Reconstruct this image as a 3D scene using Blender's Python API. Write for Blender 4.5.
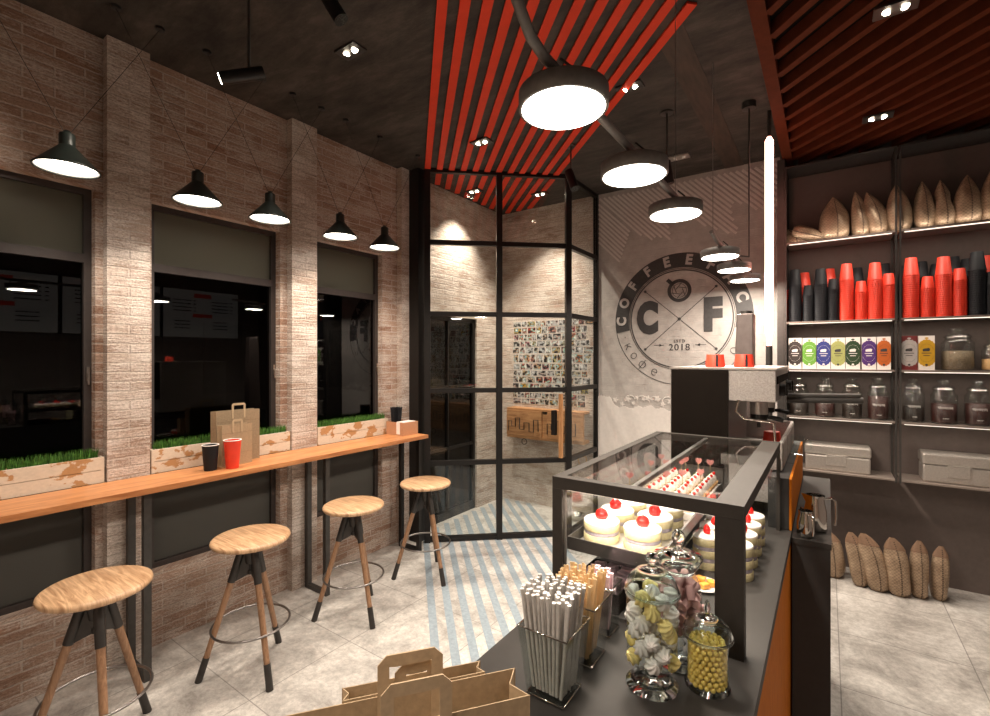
import bpy, math, random
from mathutils import Vector, Matrix
R = math.radians
PI = math.pi
for o in list(bpy.data.objects): bpy.data.objects.remove(o)
C = bpy.context.scene.collection
SC = bpy.context.scene

# ------------------------------------------------------------------ camera
cam = bpy.data.cameras.new('camera'); co = bpy.data.objects.new('camera', cam); C.objects.link(co)
co.location = (0, 0, 1.75); co.rotation_euler = (R(90), 0, R(34.95))
cam.sensor_width = 36; cam.lens = 17.27; cam.clip_start = 0.02
SC.camera = co
# ------------------------------------------------------------------ world and exposure
w = bpy.data.worlds.new('night'); SC.world = w; w.use_nodes = True
w.node_tree.nodes['Background'].inputs[0].default_value = (0.05, 0.07, 0.12, 1)
w.node_tree.nodes['Background'].inputs[1].default_value = 0.02
SC.view_settings.view_transform = 'Standard'; SC.view_settings.look = 'None'
SC.view_settings.exposure = 0.0; SC.view_settings.gamma = 1
DISC_W, PEND_W, SPOT_W, LED_W = 18.0, 46.0, 65.0, 1.0
WARM = (1.0, 0.87, 0.73)

# ------------------------------------------------------------------ materials
def nmat(name):
    m = bpy.data.materials.new(name); m.use_nodes = True
    nt = m.node_tree; b = nt.nodes['Principled BSDF']
    return m, nt, b
def N(nt, t, **k):
    n = nt.nodes.new(t)
    for a, v in k.items(): setattr(n, a, v)
    return n
def pos(nt, sx=1, sy=1, sz=1, obj=False):
    mp = N(nt, 'ShaderNodeMapping'); mp.inputs['Scale'].default_value = (sx, sy, sz)
    if obj:
        g = N(nt, 'ShaderNodeTexCoord'); nt.links.new(g.outputs['Object'], mp.inputs[0])
    else:
        g = N(nt, 'ShaderNodeNewGeometry'); nt.links.new(g.outputs['Position'], mp.inputs[0])
    return mp.outputs[0]
def noise(nt, v, scale, detail=4, rough=.55, dist=0):
    n = N(nt, 'ShaderNodeTexNoise'); n.inputs['Scale'].default_value = scale; n.inputs['Detail'].default_value = detail
    n.inputs['Roughness'].default_value = rough; n.inputs['Distortion'].default_value = dist
    if v: nt.links.new(v, n.inputs['Vector'])
    return n.outputs['Fac']
def ramp(nt, f, stops):
    r = N(nt, 'ShaderNodeValToRGB'); e = r.color_ramp.elements
    while len(e) < len(stops): e.new(.5)
    for x, (p, c) in zip(e, stops): x.position = p; x.color = (*c, 1) if len(c) == 3 else c
    nt.links.new(f, r.inputs[0]); return r.outputs[0]
def mixc(nt, f, a, b, mode='MIX'):
    m = N(nt, 'ShaderNodeMix', data_type='RGBA', blend_type=mode)
    for s, v in ((0, f), (6, a), (7, b)):
        if hasattr(v, 'links'): nt.links.new(v, m.inputs[s])
        elif s == 0: m.inputs[0].default_value = v
        else: m.inputs[s].default_value = (*v, 1)
    return m.outputs[2]
def math_(nt, op, a, b=None):
    m = N(nt, 'ShaderNodeMath', operation=op)
    for i, v in ((0, a), (1, b)):
        if v is None: continue
        if hasattr(v, 'links'): nt.links.new(v, m.inputs[i])
        else: m.inputs[i].default_value = v
    return m.outputs[0]
def bump(nt, b, h, strength=.3, dist=.01):
    n = N(nt, 'ShaderNodeBump'); n.inputs['Strength'].default_value = strength; n.inputs['Distance'].default_value = dist
    nt.links.new(h, n.inputs['Height']); nt.links.new(n.outputs[0], b.inputs['Normal'])
def simple(name, col, rough=.5, metal=0, var=.12, scale=30, bmp=0, obj=False, stretch=(1, 1, 1), spec=None):
    m, nt, b = nmat(name)
    f = noise(nt, pos(nt, *stretch, obj=obj), scale)
    lo = tuple(c * (1 - var) for c in col); hi = tuple(min(1, c * (1 + var)) for c in col)
    nt.links.new(ramp(nt, f, [(.3, lo), (.7, hi)]), b.inputs['Base Color'])
    b.inputs['Roughness'].default_value = rough; b.inputs['Metallic'].default_value = metal
    if spec is not None: b.inputs['Specular IOR Level'].default_value = spec
    if bmp: bump(nt, b, f, bmp, .004)
    return m
def emit(name, col, s):
    m, nt, b = nmat(name)
    b.inputs['Base Color'].default_value = (*col, 1)
    b.inputs['Emission Color'].default_value = (*col, 1); b.inputs['Emission Strength'].default_value = s
    return m
def glass(name, tint=(1, 1, 1), ior=1.45, rough=.02, frost=0, fcol=(.3, .3, .3)):
    m = bpy.data.materials.new(name); m.use_nodes = True; nt = m.node_tree; nt.nodes.clear()
    out = N(nt, 'ShaderNodeOutputMaterial'); t = N(nt, 'ShaderNodeBsdfTransparent'); g = N(nt, 'ShaderNodeBsdfGlossy')
    lw = N(nt, 'ShaderNodeLayerWeight'); lw.inputs[0].default_value = .5; r0 = ((ior - 1) / (ior + 1)) ** 2
    fr_ = math_(nt, 'ADD', math_(nt, 'MULTIPLY', math_(nt, 'POWER', lw.outputs['Facing'], 5), 1 - r0), r0)
    t.inputs[0].default_value = (*tint, 1); g.inputs['Roughness'].default_value = rough
    mx = N(nt, 'ShaderNodeMixShader'); nt.links.new(fr_, mx.inputs[0]); nt.links.new(t.outputs[0], mx.inputs[1]); nt.links.new(g.outputs[0], mx.inputs[2])
    last = mx.outputs[0]
    if frost:
        d = N(nt, 'ShaderNodeBsdfDiffuse'); d.inputs[0].default_value = (*fcol, 1)
        m2 = N(nt, 'ShaderNodeMixShader'); m2.inputs[0].default_value = frost
        nt.links.new(last, m2.inputs[1]); nt.links.new(d.outputs[0], m2.inputs[2]); last = m2.outputs[0]
    nt.links.new(last, out.inputs[0]); return m

def brick_mat(name, c1, c2, c3, mort, l0, l1):
    m, nt, b = nmat(name)
    g = N(nt, 'ShaderNodeNewGeometry'); s = N(nt, 'ShaderNodeSeparateXYZ'); nt.links.new(g.outputs['Position'], s.inputs[0])
    u = math_(nt, 'ADD', s.outputs[0], s.outputs[1])
    def uv(ku, kz, add=None):
        c = N(nt, 'ShaderNodeCombineXYZ'); nt.links.new(math_(nt, 'MULTIPLY', u, ku), c.inputs[0]); z = math_(nt, 'MULTIPLY', s.outputs[2], kz)
        if add: z = math_(nt, 'ADD', z, add)
        nt.links.new(z, c.inputs[1]); return c.outputs[0]
    wob = noise(nt, uv(1, 1), 22, 3)
    br = N(nt, 'ShaderNodeTexBrick'); nt.links.new(uv(1, 1, math_(nt, 'MULTIPLY', wob, .010)), br.inputs['Vector'])
    br.inputs['Scale'].default_value = 1; br.inputs['Mortar Size'].default_value = .006; br.inputs['Mortar Smooth'].default_value = .5
    br.inputs['Brick Width'].default_value = .25; br.inputs['Row Height'].default_value = .054; br.inputs['Bias'].default_value = 0
    br.inputs['Color1'].default_value = (0, 0, 0, 1); br.inputs['Color2'].default_value = (1, 1, 1, 1); br.inputs['Mortar'].default_value = (.5, .5, .5, 1)
    streak = noise(nt, uv(.30, 2.6), 30, 6, .7)
    grain = noise(nt, uv(.55, 1), 120, 4, .75)
    blot = noise(nt, uv(.5, 1), 7, 6, .65)
    base = ramp(nt, br.outputs['Color'], [(0, c1), (1, c2)])
    k = math_(nt, 'ADD', math_(nt, 'MULTIPLY', streak, .35), math_(nt, 'MULTIPLY', blot, .45))
    k = math_(nt, 'ADD', k, math_(nt, 'MULTIPLY', grain, .20))
    lime = ramp(nt, k, [(l0, (0, 0, 0)), (l1, (1, 1, 1))])
    col = mixc(nt, lime, base, c3)
    col = mixc(nt, math_(nt, 'MULTIPLY', br.outputs['Fac'], .75), col, mort)
    col = mixc(nt, .55, col, ramp(nt, grain, [(.32, (.35, .33, .32)), (.58, (1, 1, 1))]), 'MULTIPLY')
    nt.links.new(col, b.inputs['Base Color']); b.inputs['Roughness'].default_value = .9; b.inputs['Specular IOR Level'].default_value = .2
    h = math_(nt, 'ADD', math_(nt, 'MULTIPLY', streak, .9), math_(nt, 'MULTIPLY', math_(nt, 'SUBTRACT', 1, br.outputs['Fac']), .30))
    h = math_(nt, 'ADD', h, math_(nt, 'MULTIPLY', grain, .55))
    bump(nt, b, h, 1.0, .014)
    return m
M = {}
M['brick'] = brick_mat('old_brick', (.38, .225, .155), (.56, .40, .31), (.70, .60, .53), (.70, .60, .53), .47, .58)
M['stone'] = brick_mat('split_brick', (.44, .32, .25), (.60, .48, .40), (.80, .71, .64), (.64, .55, .48), .45, .55)

def floor_mat():
    m, nt, b = nmat('concrete_tile_floor')
    v = pos(nt); br = N(nt, 'ShaderNodeTexBrick'); mp = N(nt, 'ShaderNodeMapping'); mp.inputs['Location'].default_value = (-.06, -.03, 0)
    nt.links.new(v, mp.inputs[0]); nt.links.new(mp.outputs[0], br.inputs['Vector'])
    br.offset = 0; br.inputs['Scale'].default_value = 1; br.inputs['Brick Width'].default_value = .62; br.inputs['Row Height'].default_value = .62
    br.inputs['Mortar Size'].default_value = .003; br.inputs['Mortar Smooth'].default_value = .1
    br.inputs['Color1'].default_value = (.34, .34, .34, 1); br.inputs['Color2'].default_value = (.62, .62, .62, 1); br.inputs['Mortar'].default_value = (.5, .5, .5, 1)
    n1 = noise(nt, v, 3.6, 10, .72, .5); n2 = noise(nt, v, 34, 8, .78)
    c = ramp(nt, n1, [(.36, (.36, .335, .31)), (.5, (.56, .53, .495)), (.62, (.72, .69, .65))])
    c = mixc(nt, .55, c, ramp(nt, n2, [(.38, (.5, .5, .5)), (.58, (1, 1, 1))]), 'MULTIPLY')
    c = mixc(nt, .35, c, br.outputs['Color'], 'OVERLAY')
    c = mixc(nt, math_(nt, 'MULTIPLY', br.outputs['Fac'], .65), c, (.14, .13, .12))
    nt.links.new(c, b.inputs['Base Color']); b.inputs['Roughness'].default_value = .5
    bump(nt, b, math_(nt, 'SUBTRACT', n2, math_(nt, 'MULTIPLY', br.outputs['Fac'], 1)), .12, .004)
    return m
M['floor'] = floor_mat()
M['stripe'] = simple('worn_blue_paint', (.27, .325, .37), .5, 0, .16, 40, .1)
def wood_mat(name, a, bcol, sx, sy, sz, scale=9, rough=.4, obj=True):
    m, nt, b = nmat(name); v = pos(nt, sx, sy, sz, obj=obj)
    f = noise(nt, v, scale, 7, .6, 1.2)
    nt.links.new(ramp(nt, f, [(.3, a), (.52, tuple((x + y) / 2 for x, y in zip(a, bcol))), (.7, bcol)]), b.inputs['Base Color'])
    b.inputs['Roughness'].default_value = rough; bump(nt, b, f, .08, .003); return m
M['seat'] = wood_mat('oak_seat', (.30, .15, .07), (.78, .52, .31), 1, 11, 1, 5, .32)
M['legwood'] = wood_mat('stained_leg_wood', (.20, .10, .05), (.40, .23, .13), 6, 6, 1, 9, .4)
M['bench'] = wood_mat('orange_bench_wood', (.36, .13, .045), (.66, .30, .12), 8, 1, 8, 3, .35)
M['barnwood'] = wood_mat('rustic_wood', (.30, .13, .05), (.62, .33, .15), 1, 8, 8, 4, .6)
M['handlewood'] = wood_mat('handle_wood', (.35, .16, .06), (.55, .29, .13), 8, 8, 1, 6, .4)
M['orange'] = wood_mat('orange_veneer', (.50, .14, .008), (.66, .20, .014), 1, 6, 1, 12, .7)
M['orange'].node_tree.nodes['Principled BSDF'].inputs['Specular IOR Level'].default_value = .1
M['stirrer'] = wood_mat('birch_stirrer', (.72, .49, .25), (.86, .64, .38), 6, 6, 1, 30, .6)
def ceil_mat():
    m, nt, b = nmat('board_marked_concrete_ceiling')
    f = noise(nt, pos(nt, .8, 2.2, 1), 3.2, 10, .72, .15)
    nt.links.new(ramp(nt, f, [(.36, (.016, .012, .0095)), (.52, (.042, .034, .027)), (.68, (.085, .07, .058))]), b.inputs['Base Color'])
    b.inputs['Roughness'].default_value = .75; bump(nt, b, f, .3, .02); return m
M['ceil'] = ceil_mat()
M['beam'] = simple('stained_ceiling_beam', (.05, .032, .022), .7, 0, .35, 6, .2, stretch=(6, 1, 1))
M['red'] = simple('red_slat_paint', (.68, .050, .017), .6, 0, .06, 12, spec=.2)
M['redbrown'] = simple('red_brown_slat', (.10, .024, .010), .7, 0, .12, 20, spec=.08)
M['black'] = simple('black_steel', (.012, .010, .009), .4, .3, .2, 40)
M['iron'] = simple('grey_painted_metal', (.075, .070, .066), .38, .6, .12, 30)
M['stoolmetal'] = simple('charcoal_bracket', (.05, .045, .042), .42, .5, .12, 30)
M['ring'] = simple('steel_ring', (.28, .26, .25), .28, .9, .1, 30)
M['lampblack'] = simple('lamp_shade_paint', (.022, .028, .024), .42, .1, .15, 30)
M['lampin'] = simple('white_reflector', (.9, .88, .84), .5, 0, .03)
M['disc'] = simple('gunmetal_disc', (.20, .19, .18), .5, .3, .12, 60)
M['cable'] = simple('cable', (.02, .018, .017), .5)
M['wire'] = simple('steel_wire', (.25, .24, .23), .35, .8)
M['counter'] = simple('dark_grey_laminate', (.036, .032, .029), .6, 0, .06, 40, spec=.3)
M['case'] = simple('case_frame_paint', (.040, .034, .029), .62, 0, .08, 60, spec=.3)
M['cabinet'] = simple('charcoal_front', (.035, .033, .032), .5, 0, .08, 40)
M['unit'] = simple('shelf_back_panel', (.115, .088, .078), .6, 0, .08, 30)
M['shelf'] = simple('pale_metal_shelf', (.30, .25, .22), .35, .4, .06, 30)
M['steel'] = simple('brushed_steel', (.55, .52, .49), .32, .85, .08, 60, 0, stretch=(1, 1, 8))
M['steeltex'] = simple('hammered_steel', (.36, .33, .31), .42, .45, .22, 160, .12)
M['chrome'] = simple('chrome', (.75, .72, .68), .10, 1, .03)
M['darkpanel'] = simple('black_side_panel', (.009, .0065, .005), .7, 0, .1, 20, spec=.05)
M['grinder'] = simple('brownish_grey_enamel', (.16, .125, .115), .45, .2)
M['tin'] = simple('pale_tin', (.50, .46, .42), .35, .6, .1, 90, .1)
M['redcup'] = simple('red_paper', (.80, .055, .025), .5, 0, .05)
M['blackcup'] = simple('black_paper', (.013, .014, .017), .6, 0, .08, spec=.25)
M['white'] = simple('white_card', (.85, .80, .76), .6, 0, .03)
M['kraft'] = simple('kraft_paper', (.40, .285, .17), .75, 0, .12, 120, .1)
M['kraftbox'] = simple('kraft_card', (.50, .26, .14), .7, 0, .1, 100, .05)
M['krafthandle'] = simple('kraft_strap', (.47, .34, .21), .75, 0, .1, 120)
M['kraftdark'] = simple('darker_kraft', (.30, .215, .13), .75, 0, .12, 120, .1)
M['fold'] = simple('paper_crease', (.16, .10, .055), .8)
M['glass'] = glass('clear_glass', (.93, .95, .94), 1.45)
M['caseglass'] = glass('case_glass', (.97, .98, .98), 1.35)
M['jarglass'] = glass('jar_glass', (.92, .96, .955), 1.75, .03)
def solid_glass(name, col):
    m, nt, b = nmat(name); b.inputs['Base Color'].default_value = (*col, 1); b.inputs['Roughness'].default_value = 0.0; b.inputs['IOR'].default_value = 1.45; b.inputs['Transmission Weight'].default_value = 1; return m
M['solidglass'] = solid_glass('solid_jar_glass', (.86, .95, .95))
M['winglass'] = glass('night_window_glass', (.25, .27, .28), 1.55, .01)
M['frost'] = glass('frosted_panel', (.5, .5, .48), 1.4, .25, .9, (.13, .125, .098))
M['frostlow'] = glass('frosted_lower_panel', (.4, .4, .4), 1.4, .2, .85, (.085, .082, .074))
M['winframe'] = simple('window_frame_metal', (.050, .040, .037), .45, .3, .1)
def planter_mat():
    m, nt, b = nmat('flaking_white_planter'); v = pos(nt, 1, 1, 1.6)
    f = noise(nt, v, 7, 5, .6); f2 = noise(nt, v, 60, 3)
    c = ramp(nt, f, [(.54, (.70, .60, .48)), (.565, (.48, .26, .11))])
    c = mixc(nt, .3, c, ramp(nt, f2, [(.3, (.6, .6, .6)), (.7, (1, 1, 1))]), 'MULTIPLY')
    nt.links.new(c, b.inputs['Base Color']); b.inputs['Roughness'].default_value = .75; return m
M['planter'] = planter_mat()
def grass_mat():
    m, nt, b = nmat('grass_blades'); f = noise(nt, pos(nt), 60, 2)
    nt.links.new(ramp(nt, f, [(.3, (.025, .09, .012)), (.7, (.10, .27, .035))]), b.inputs['Base Color']); b.inputs['Roughness'].default_value = .6; return m
M['grass'] = grass_mat()
def mural_mat():
    m, nt, b = nmat('white_painted_relief_wall')
    g = N(nt, 'ShaderNodeNewGeometry'); s = N(nt, 'ShaderNodeSeparateXYZ'); nt.links.new(g.outputs['Position'], s.inputs[0])
    n1 = noise(nt, pos(nt, 2.4, 1, 2.4), 5, 6, .6); n2 = noise(nt, pos(nt, 1, 1, 3), 40, 4, .7)
    cb = N(nt, 'ShaderNodeCombineXYZ'); nt.links.new(s.outputs[0], cb.inputs[0]); nt.links.new(s.outputs[2], cb.inputs[1])
    br = N(nt, 'ShaderNodeTexBrick'); nt.links.new(cb.outputs[0], br.inputs['Vector']); br.inputs['Scale'].default_value = 1
    br.inputs['Mortar Size'].default_value = .004; br.inputs['Mortar Smooth'].default_value = .7; br.inputs['Brick Width'].default_value = .24; br.inputs['Row Height'].default_value = .07
    c = ramp(nt, n1, [(.3, (.36, .33, .31)), (.7, (.47, .44, .415))])
    # plaster below a ragged edge at about hip to chest height is cleaner
    lim = math_(nt, 'ADD', s.outputs[2], math_(nt, 'MULTIPLY', math_(nt, 'SUBTRACT', n1, .5), .55))
    low = math_(nt, 'LESS_THAN', lim, 1.30)
    nt.links.new(c, b.inputs['Base Color']); b.inputs['Roughness'].default_value = .85
    h = math_(nt, 'ADD', math_(nt, 'MULTIPLY', n2, .6), math_(nt, 'MULTIPLY', low, .1))
    h = math_(nt, 'SUBTRACT', h, math_(nt, 'MULTIPLY', br.outputs['Fac'], .25))
    bump(nt, b, h, .5, .012); return m
M['mural'] = mural_mat()
M['ink'] = simple('charcoal_paint', (.045, .042, .042), .6, 0, .15, 40)
M['pale'] = simple('pale_paint', (.46, .43, .41), .7, 0, .05)
M['relief'] = simple('raised_plaster', (.62, .58, .55), .8, 0, .05)
M['plaster'] = simple('grey_plaster', (.22, .19, .175), .8, 0, .1, 8)
def burlap():
    m, nt, b = nmat('woven_coffee_sack'); v = pos(nt, 1, 1, 1, obj=True)
    ch = N(nt, 'ShaderNodeTexChecker'); ch.inputs['Scale'].default_value = 85; nt.links.new(v, ch.inputs['Vector'])
    n = noise(nt, v, 12, 3)
    c = ramp(nt, n, [(.3, (.34, .235, .155)), (.7, (.56, .41, .28))])
    c = mixc(nt, .45, c, mixc(nt, ch.outputs['Fac'], (.35, .35, .35), (1, 1, 1)), 'MULTIPLY')
    nt.links.new(c, b.inputs['Base Color']); b.inputs['Roughness'].default_value = .38; b.inputs['Metallic'].default_value = .35
    bump(nt, b, ch.outputs['Fac'], .35, .002); return m
M['sack'] = burlap()
M['sacktop'] = simple('folded_sack_top', (.22, .13, .08), .6, 0, .15, 80)
M['seam'] = simple('sack_seam_stitching', (.07, .045, .03), .7)
def photo_mat():
    m, nt, b = nmat('photo_print'); oi = N(nt, 'ShaderNodeObjectInfo'); v = pos(nt, 1, 1, 1, obj=True)
    ad = N(nt, 'ShaderNodeVectorMath', operation='ADD'); sc = math_(nt, 'MULTIPLY', oi.outputs['Random'], 90)
    nt.links.new(v, ad.inputs[0]); nt.links.new(sc, ad.inputs[1])
    nn = N(nt, 'ShaderNodeTexNoise'); nn.inputs['Scale'].default_value = 2.2; nn.inputs['Detail'].default_value = 3; nt.links.new(ad.outputs[0], nn.inputs['Vector'])
    hue = N(nt, 'ShaderNodeHueSaturation'); rr = ramp(nt, nn.outputs['Fac'], [(.40, (.008, .010, .012)), (.47, (.10, .07, .06)), (.52, (.60, .26, .07)), (.57, (.05, .30, .34)), (.70, (.85, .83, .76))])
    nt.links.new(rr, hue.inputs['Color']); h = math_(nt, 'FRACT', math_(nt, 'MULTIPLY', oi.outputs['Random'], 7.3)); h = math_(nt, 'ADD', math_(nt, 'MULTIPLY', h, .14), .43); nt.links.new(h, hue.inputs['Hue'])
    s = math_(nt, 'FRACT', math_(nt, 'MULTIPLY', oi.outputs['Random'], 13.7)); nt.links.new(math_(nt, 'MULTIPLY', s, 1.3), hue.inputs['Saturation'])
    nt.links.new(hue.outputs[0], b.inputs['Base Color']); b.inputs['Roughness'].default_value = .35; return m
M['photo'] = photo_mat()
M['lampglow'] = emit('lamp_diffuser_glow', (1, .93, .82), 9)
M['spotglow'] = emit('spot_lens_glow', (1, .86, .66), 30)
M['ledglow'] = emit('led_strip_glow', (1, .88, .74), 1.6)
M['tube'] = emit('neon_tube_glow', (1, .40, .30), 7.5)
M['screen'] = emit('menu_screen', (.62, .62, .60), .22)
M['menured'] = emit('menu_header_red', (.75, .06, .03), .25)
M['menutext'] = simple('menu_text', (.02, .02, .02), .6)
M['sponge'] = simple('sponge_cake', (.46, .39, .22), .8, 0, .15, 120, .2)
M['cream'] = simple('white_cream', (.88, .82, .76), .5, 0, .03)
M['filling'] = simple('grey_berry_filling', (.30, .26, .30), .7, 0, .2, 90)
M['berry'] = simple('glossy_strawberry', (.70, .015, .012), .15, 0, .15, 50)
M['leafgreen'] = simple('mint_leaf', (.12, .20, .03), .5)
M['pastry'] = simple('tart_shell', (.62, .36, .16), .6, 0, .15, 60)
M['heart'] = simple('pink_heart', (.62, .25, .23), .5)
M['stick'] = simple('pick_stick', (.55, .42, .22), .6)
M['meringue'] = simple('white_meringue', (.82, .79, .75), .6, 0, .03)
M['yellowm'] = simple('yellow_meringue', (.86, .72, .28), .6, 0, .05)
M['candy'] = simple('yellow_candy', (.85, .62, .15), .35, 0, .08)
M['marsh'] = simple('pink_marshmallow', (.66, .38, .37), .7, 0, .06)
M['mauve'] = simple('mauve_sweet', (.66, .46, .50), .6, 0, .15, 60)
M['orangecake'] = simple('orange_jelly_cake', (.85, .36, .05), .35, 0, .1)
M['silver'] = simple('silver_wrapped_straw', (.60, .57, .54), .5, .1, .12, 90)
M['coffee'] = simple('coffee_beans', (.022, .012, .008), .5, 0, .4, 140, .5, obj=True)
M['cereal'] = simple('green_coffee_beans', (.20, .14, .085), .6, 0, .5, 160, .5, obj=True)
M['cherrybits'] = simple('dried_berries', (.045, .013, .010), .5, 0, .5, 110, .5, obj=True)
M['script'] = simple('white_lettering', (.75, .72, .68), .6)
M['brass'] = simple('brass', (.65, .40, .18), .3, .9)
M['asphalt'] = simple('street_asphalt', (.04, .04, .042), .8, 0, .3, 20)
M['facade'] = simple('street_facade_stone', (.20, .13, .10), .8, 0, .2, 6)

# ------------------------------------------------------------------ geometry helpers
class MB:
    def __init__(s): s.v = []; s.f = []; s.m = []; s.s = []
    def add(s, vs, fs, mi=0, smooth=False):
        b = len(s.v); s.v += [tuple(p) for p in vs]
        for f in fs: s.f.append(tuple(i + b for i in f)); s.m.append(mi); s.s.append(smooth)
    def box(s, x0, x1, y0, y1, z0, z1, mi=0):
        if x0 > x1: x0, x1 = x1, x0
        if y0 > y1: y0, y1 = y1, y0
        if z0 > z1: z0, z1 = z1, z0
        s.add([(x, y, z) for z in (z0, z1) for y in (y0, y1) for x in (x0, x1)],
              [(0, 2, 3, 1), (4, 5, 7, 6), (0, 1, 5, 4), (1, 3, 7, 5), (3, 2, 6, 7), (2, 0, 4, 6)], mi)
    def hexa(s, b, t, mi=0):   # four bottom points, four top points, ccw from above
        s.add(list(b) + list(t), [(3, 2, 1, 0), (4, 5, 6, 7), (0, 1, 5, 4), (1, 2, 6, 5), (2, 3, 7, 6), (3, 0, 4, 7)], mi)
    def cyl(s, p0, p1, r0, r1=None, n=20, mi=0, caps=True, smooth=True):
        if r1 is None: r1 = r0
        p0 = Vector(p0); p1 = Vector(p1); d = (p1 - p0).normalized()
        a = d.orthogonal().normalized(); b = d.cross(a)
        vs = []
        for p, r in ((p0, r0), (p1, r1)):
            for i in range(n):
                t = 2 * PI * i / n; vs.append(p + a * math.cos(t) * r + b * math.sin(t) * r)
        s.add(vs, [(i, (i + 1) % n, n + (i + 1) % n, n + i) for i in range(n)], mi, smooth)
        if caps: s.add(vs, [tuple(range(n))[::-1], tuple(range(n, 2 * n))], mi)
    def lathe(s, prof, n=28, c=(0, 0, 0), mi=0, smooth=True, sx=1, sy=1):
        vs = []
        for r, z in prof:
            for i in range(n):
                t = 2 * PI * i / n; vs.append((c[0] + r * math.cos(t) * sx, c[1] + r * math.sin(t) * sy, c[2] + z))
        fs = []
        for k in range(len(prof) - 1):
            for i in range(n):
                j = (i + 1) % n; fs.append((k * n + i, k * n + j, (k + 1) * n + j, (k + 1) * n + i))
        s.add(vs, fs, mi, smooth)
        if prof[0][0] > 1e-4: s.add(vs[:n], [tuple(range(n))[::-1]], mi)
        if prof[-1][0] > 1e-4: s.add(vs[-n:], [tuple(range(n))], mi)
    def shell(s, prof, n=28, c=(0, 0, 0), mi=0):    # open lathe, no caps
        vs = []
        for r, z in prof:
            for i in range(n):
                t = 2 * PI * i / n; vs.append((c[0] + r * math.cos(t), c[1] + r * math.sin(t), c[2] + z))
        s.add(vs, [(k * n + i, k * n + (i + 1) % n, (k + 1) * n + (i + 1) % n, (k + 1) * n + i) for k in range(len(prof) - 1) for i in range(n)], mi, True)
    def tube(s, pts, r, n=10, mi=0, closed=False):
        P = [Vector(p) for p in pts]; m = len(P); vs = []; up = None
        for i, p in enumerate(P):
            if closed: d = (P[(i + 1) % m] - P[i - 1]).normalized()
            else: d = (P[min(i + 1, m - 1)] - P[max(i - 1, 0)]).normalized()
            if up is None: a = d.orthogonal().normalized()
            else: a = (up - d * up.dot(d)).normalized()
            up = a; b = d.cross(a); rr = r[i] if isinstance(r, (list, tuple)) else r
            for k in range(n):
                t = 2 * PI * k / n; vs.append(p + (a * math.cos(t) + b * math.sin(t)) * rr)
        fs = [(i * n + k, i * n + (k + 1) % n, ((i + 1) % m) * n + (k + 1) % n, ((i + 1) % m) * n + k) for i in range(m if closed else m - 1) for k in range(n)]
        s.add(vs, fs, mi, True)
        if not closed: s.add(vs[:n], [tuple(range(n))[::-1]], mi); s.add(vs[-n:], [tuple(range(n))], mi)
    def sphere(s, c, r, mi=0, n=12, sz=1, sx=1, sy=1):
        m = max(5, n // 2 + 1); prof = [(math.sin(PI * k / m) * r if 0 < k < m else 1e-5, -math.cos(PI * k / m) * r * sz) for k in range(m + 1)]
        s.lathe(prof, n, c, mi, True, sx, sy)
    def poly(s, pts, depth, mi=0):   # closed outline (list of 3d points), extruded by vector depth
        n = len(pts); d = Vector(depth); a = [Vector(p) for p in pts]; b = [p + d for p in a]
        s.add(a + b, [tuple(range(n)), tuple(range(n, 2 * n))[::-1]] + [(i, (i + 1) % n, n + (i + 1) % n, n + i) for i in range(n)], mi)
    def xf(s, M4):
        s.v = [tuple(M4 @ Vector(p)) for p in s.v]; return s
def obj(name, mb, mats, parent=None, loc=(0, 0, 0), rz=0, bevel=0):
    me = bpy.data.meshes.new(name); me.from_pydata(mb.v, [], mb.f)
    if not isinstance(mats, (list, tuple)): mats = [mats]
    for m in mats: me.materials.append(M[m] if isinstance(m, str) else m)
    me.polygons.foreach_set('material_index', mb.m); me.polygons.foreach_set('use_smooth', mb.s); me.update()
    o = bpy.data.objects.new(name, me); C.objects.link(o); o.location = loc; o.rotation_euler = (0, 0, rz)
    if parent: o.parent = parent
    if bevel:
        bv = o.modifiers.new('bevel', 'BEVEL'); bv.width = bevel; bv.segments = 2; bv.limit_method = 'ANGLE'; bv.angle_limit = R(40)
    return o
def tag(o, label, cat, group=None, kind=None):
    o['label'] = label; o['category'] = cat
    if group: o['group'] = group
    if kind: o['kind'] = kind
    return o
def thing(name, label, cat, loc=(0, 0, 0), rz=0, group=None):
    o = bpy.data.objects.new(name, None); C.objects.link(o); o.empty_display_size = .05
    o.location = loc; o.rotation_euler = (0, 0, rz); return tag(o, label, cat, group)
def struct(name, mb, mats, parent=None, label=None, cat=None):
    o = obj(name, mb, mats, parent)
    if not parent:
        o['kind'] = 'structure'
        if label: o['label'] = label
        if cat: o['category'] = cat
    return o
def sthing(name, label, cat):
    o = bpy.data.objects.new(name, None); C.objects.link(o); o['kind'] = 'structure'; o['label'] = label; o['category'] = cat; return o
def dup(root, loc, rz=0, label=None, group=None):
    r = root.copy(); C.objects.link(r); r.location = loc; r.rotation_euler = (0, 0, rz)
    if label: r['label'] = label
    if group: r['group'] = group
    for ch in list(root.children):
        c = ch.copy(); C.objects.link(c); c.parent = r
        for g in list(ch.children):
            d = g.copy(); C.objects.link(d); d.parent = c
    return r
def light(name, kind, parent, loc, power, rot=(0, 0, 0), size=.1, sizey=None, color=WARM, angle=80, blend=.6, spread=180):
    l = bpy.data.lights.new(name, kind); l.energy = power; l.color = color
    if kind == 'AREA':
        if sizey: l.shape = 'RECTANGLE'; l.size_y = sizey
        else: l.shape = 'DISK'
        l.size = size; l.spread = R(spread)
    if kind == 'SPOT': l.spot_size = R(angle); l.spot_blend = blend; l.shadow_soft_size = size
    o = bpy.data.objects.new(name, l); C.objects.link(o); o.location = loc; o.rotation_euler = rot
    if parent: o.parent = parent
    return o
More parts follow.
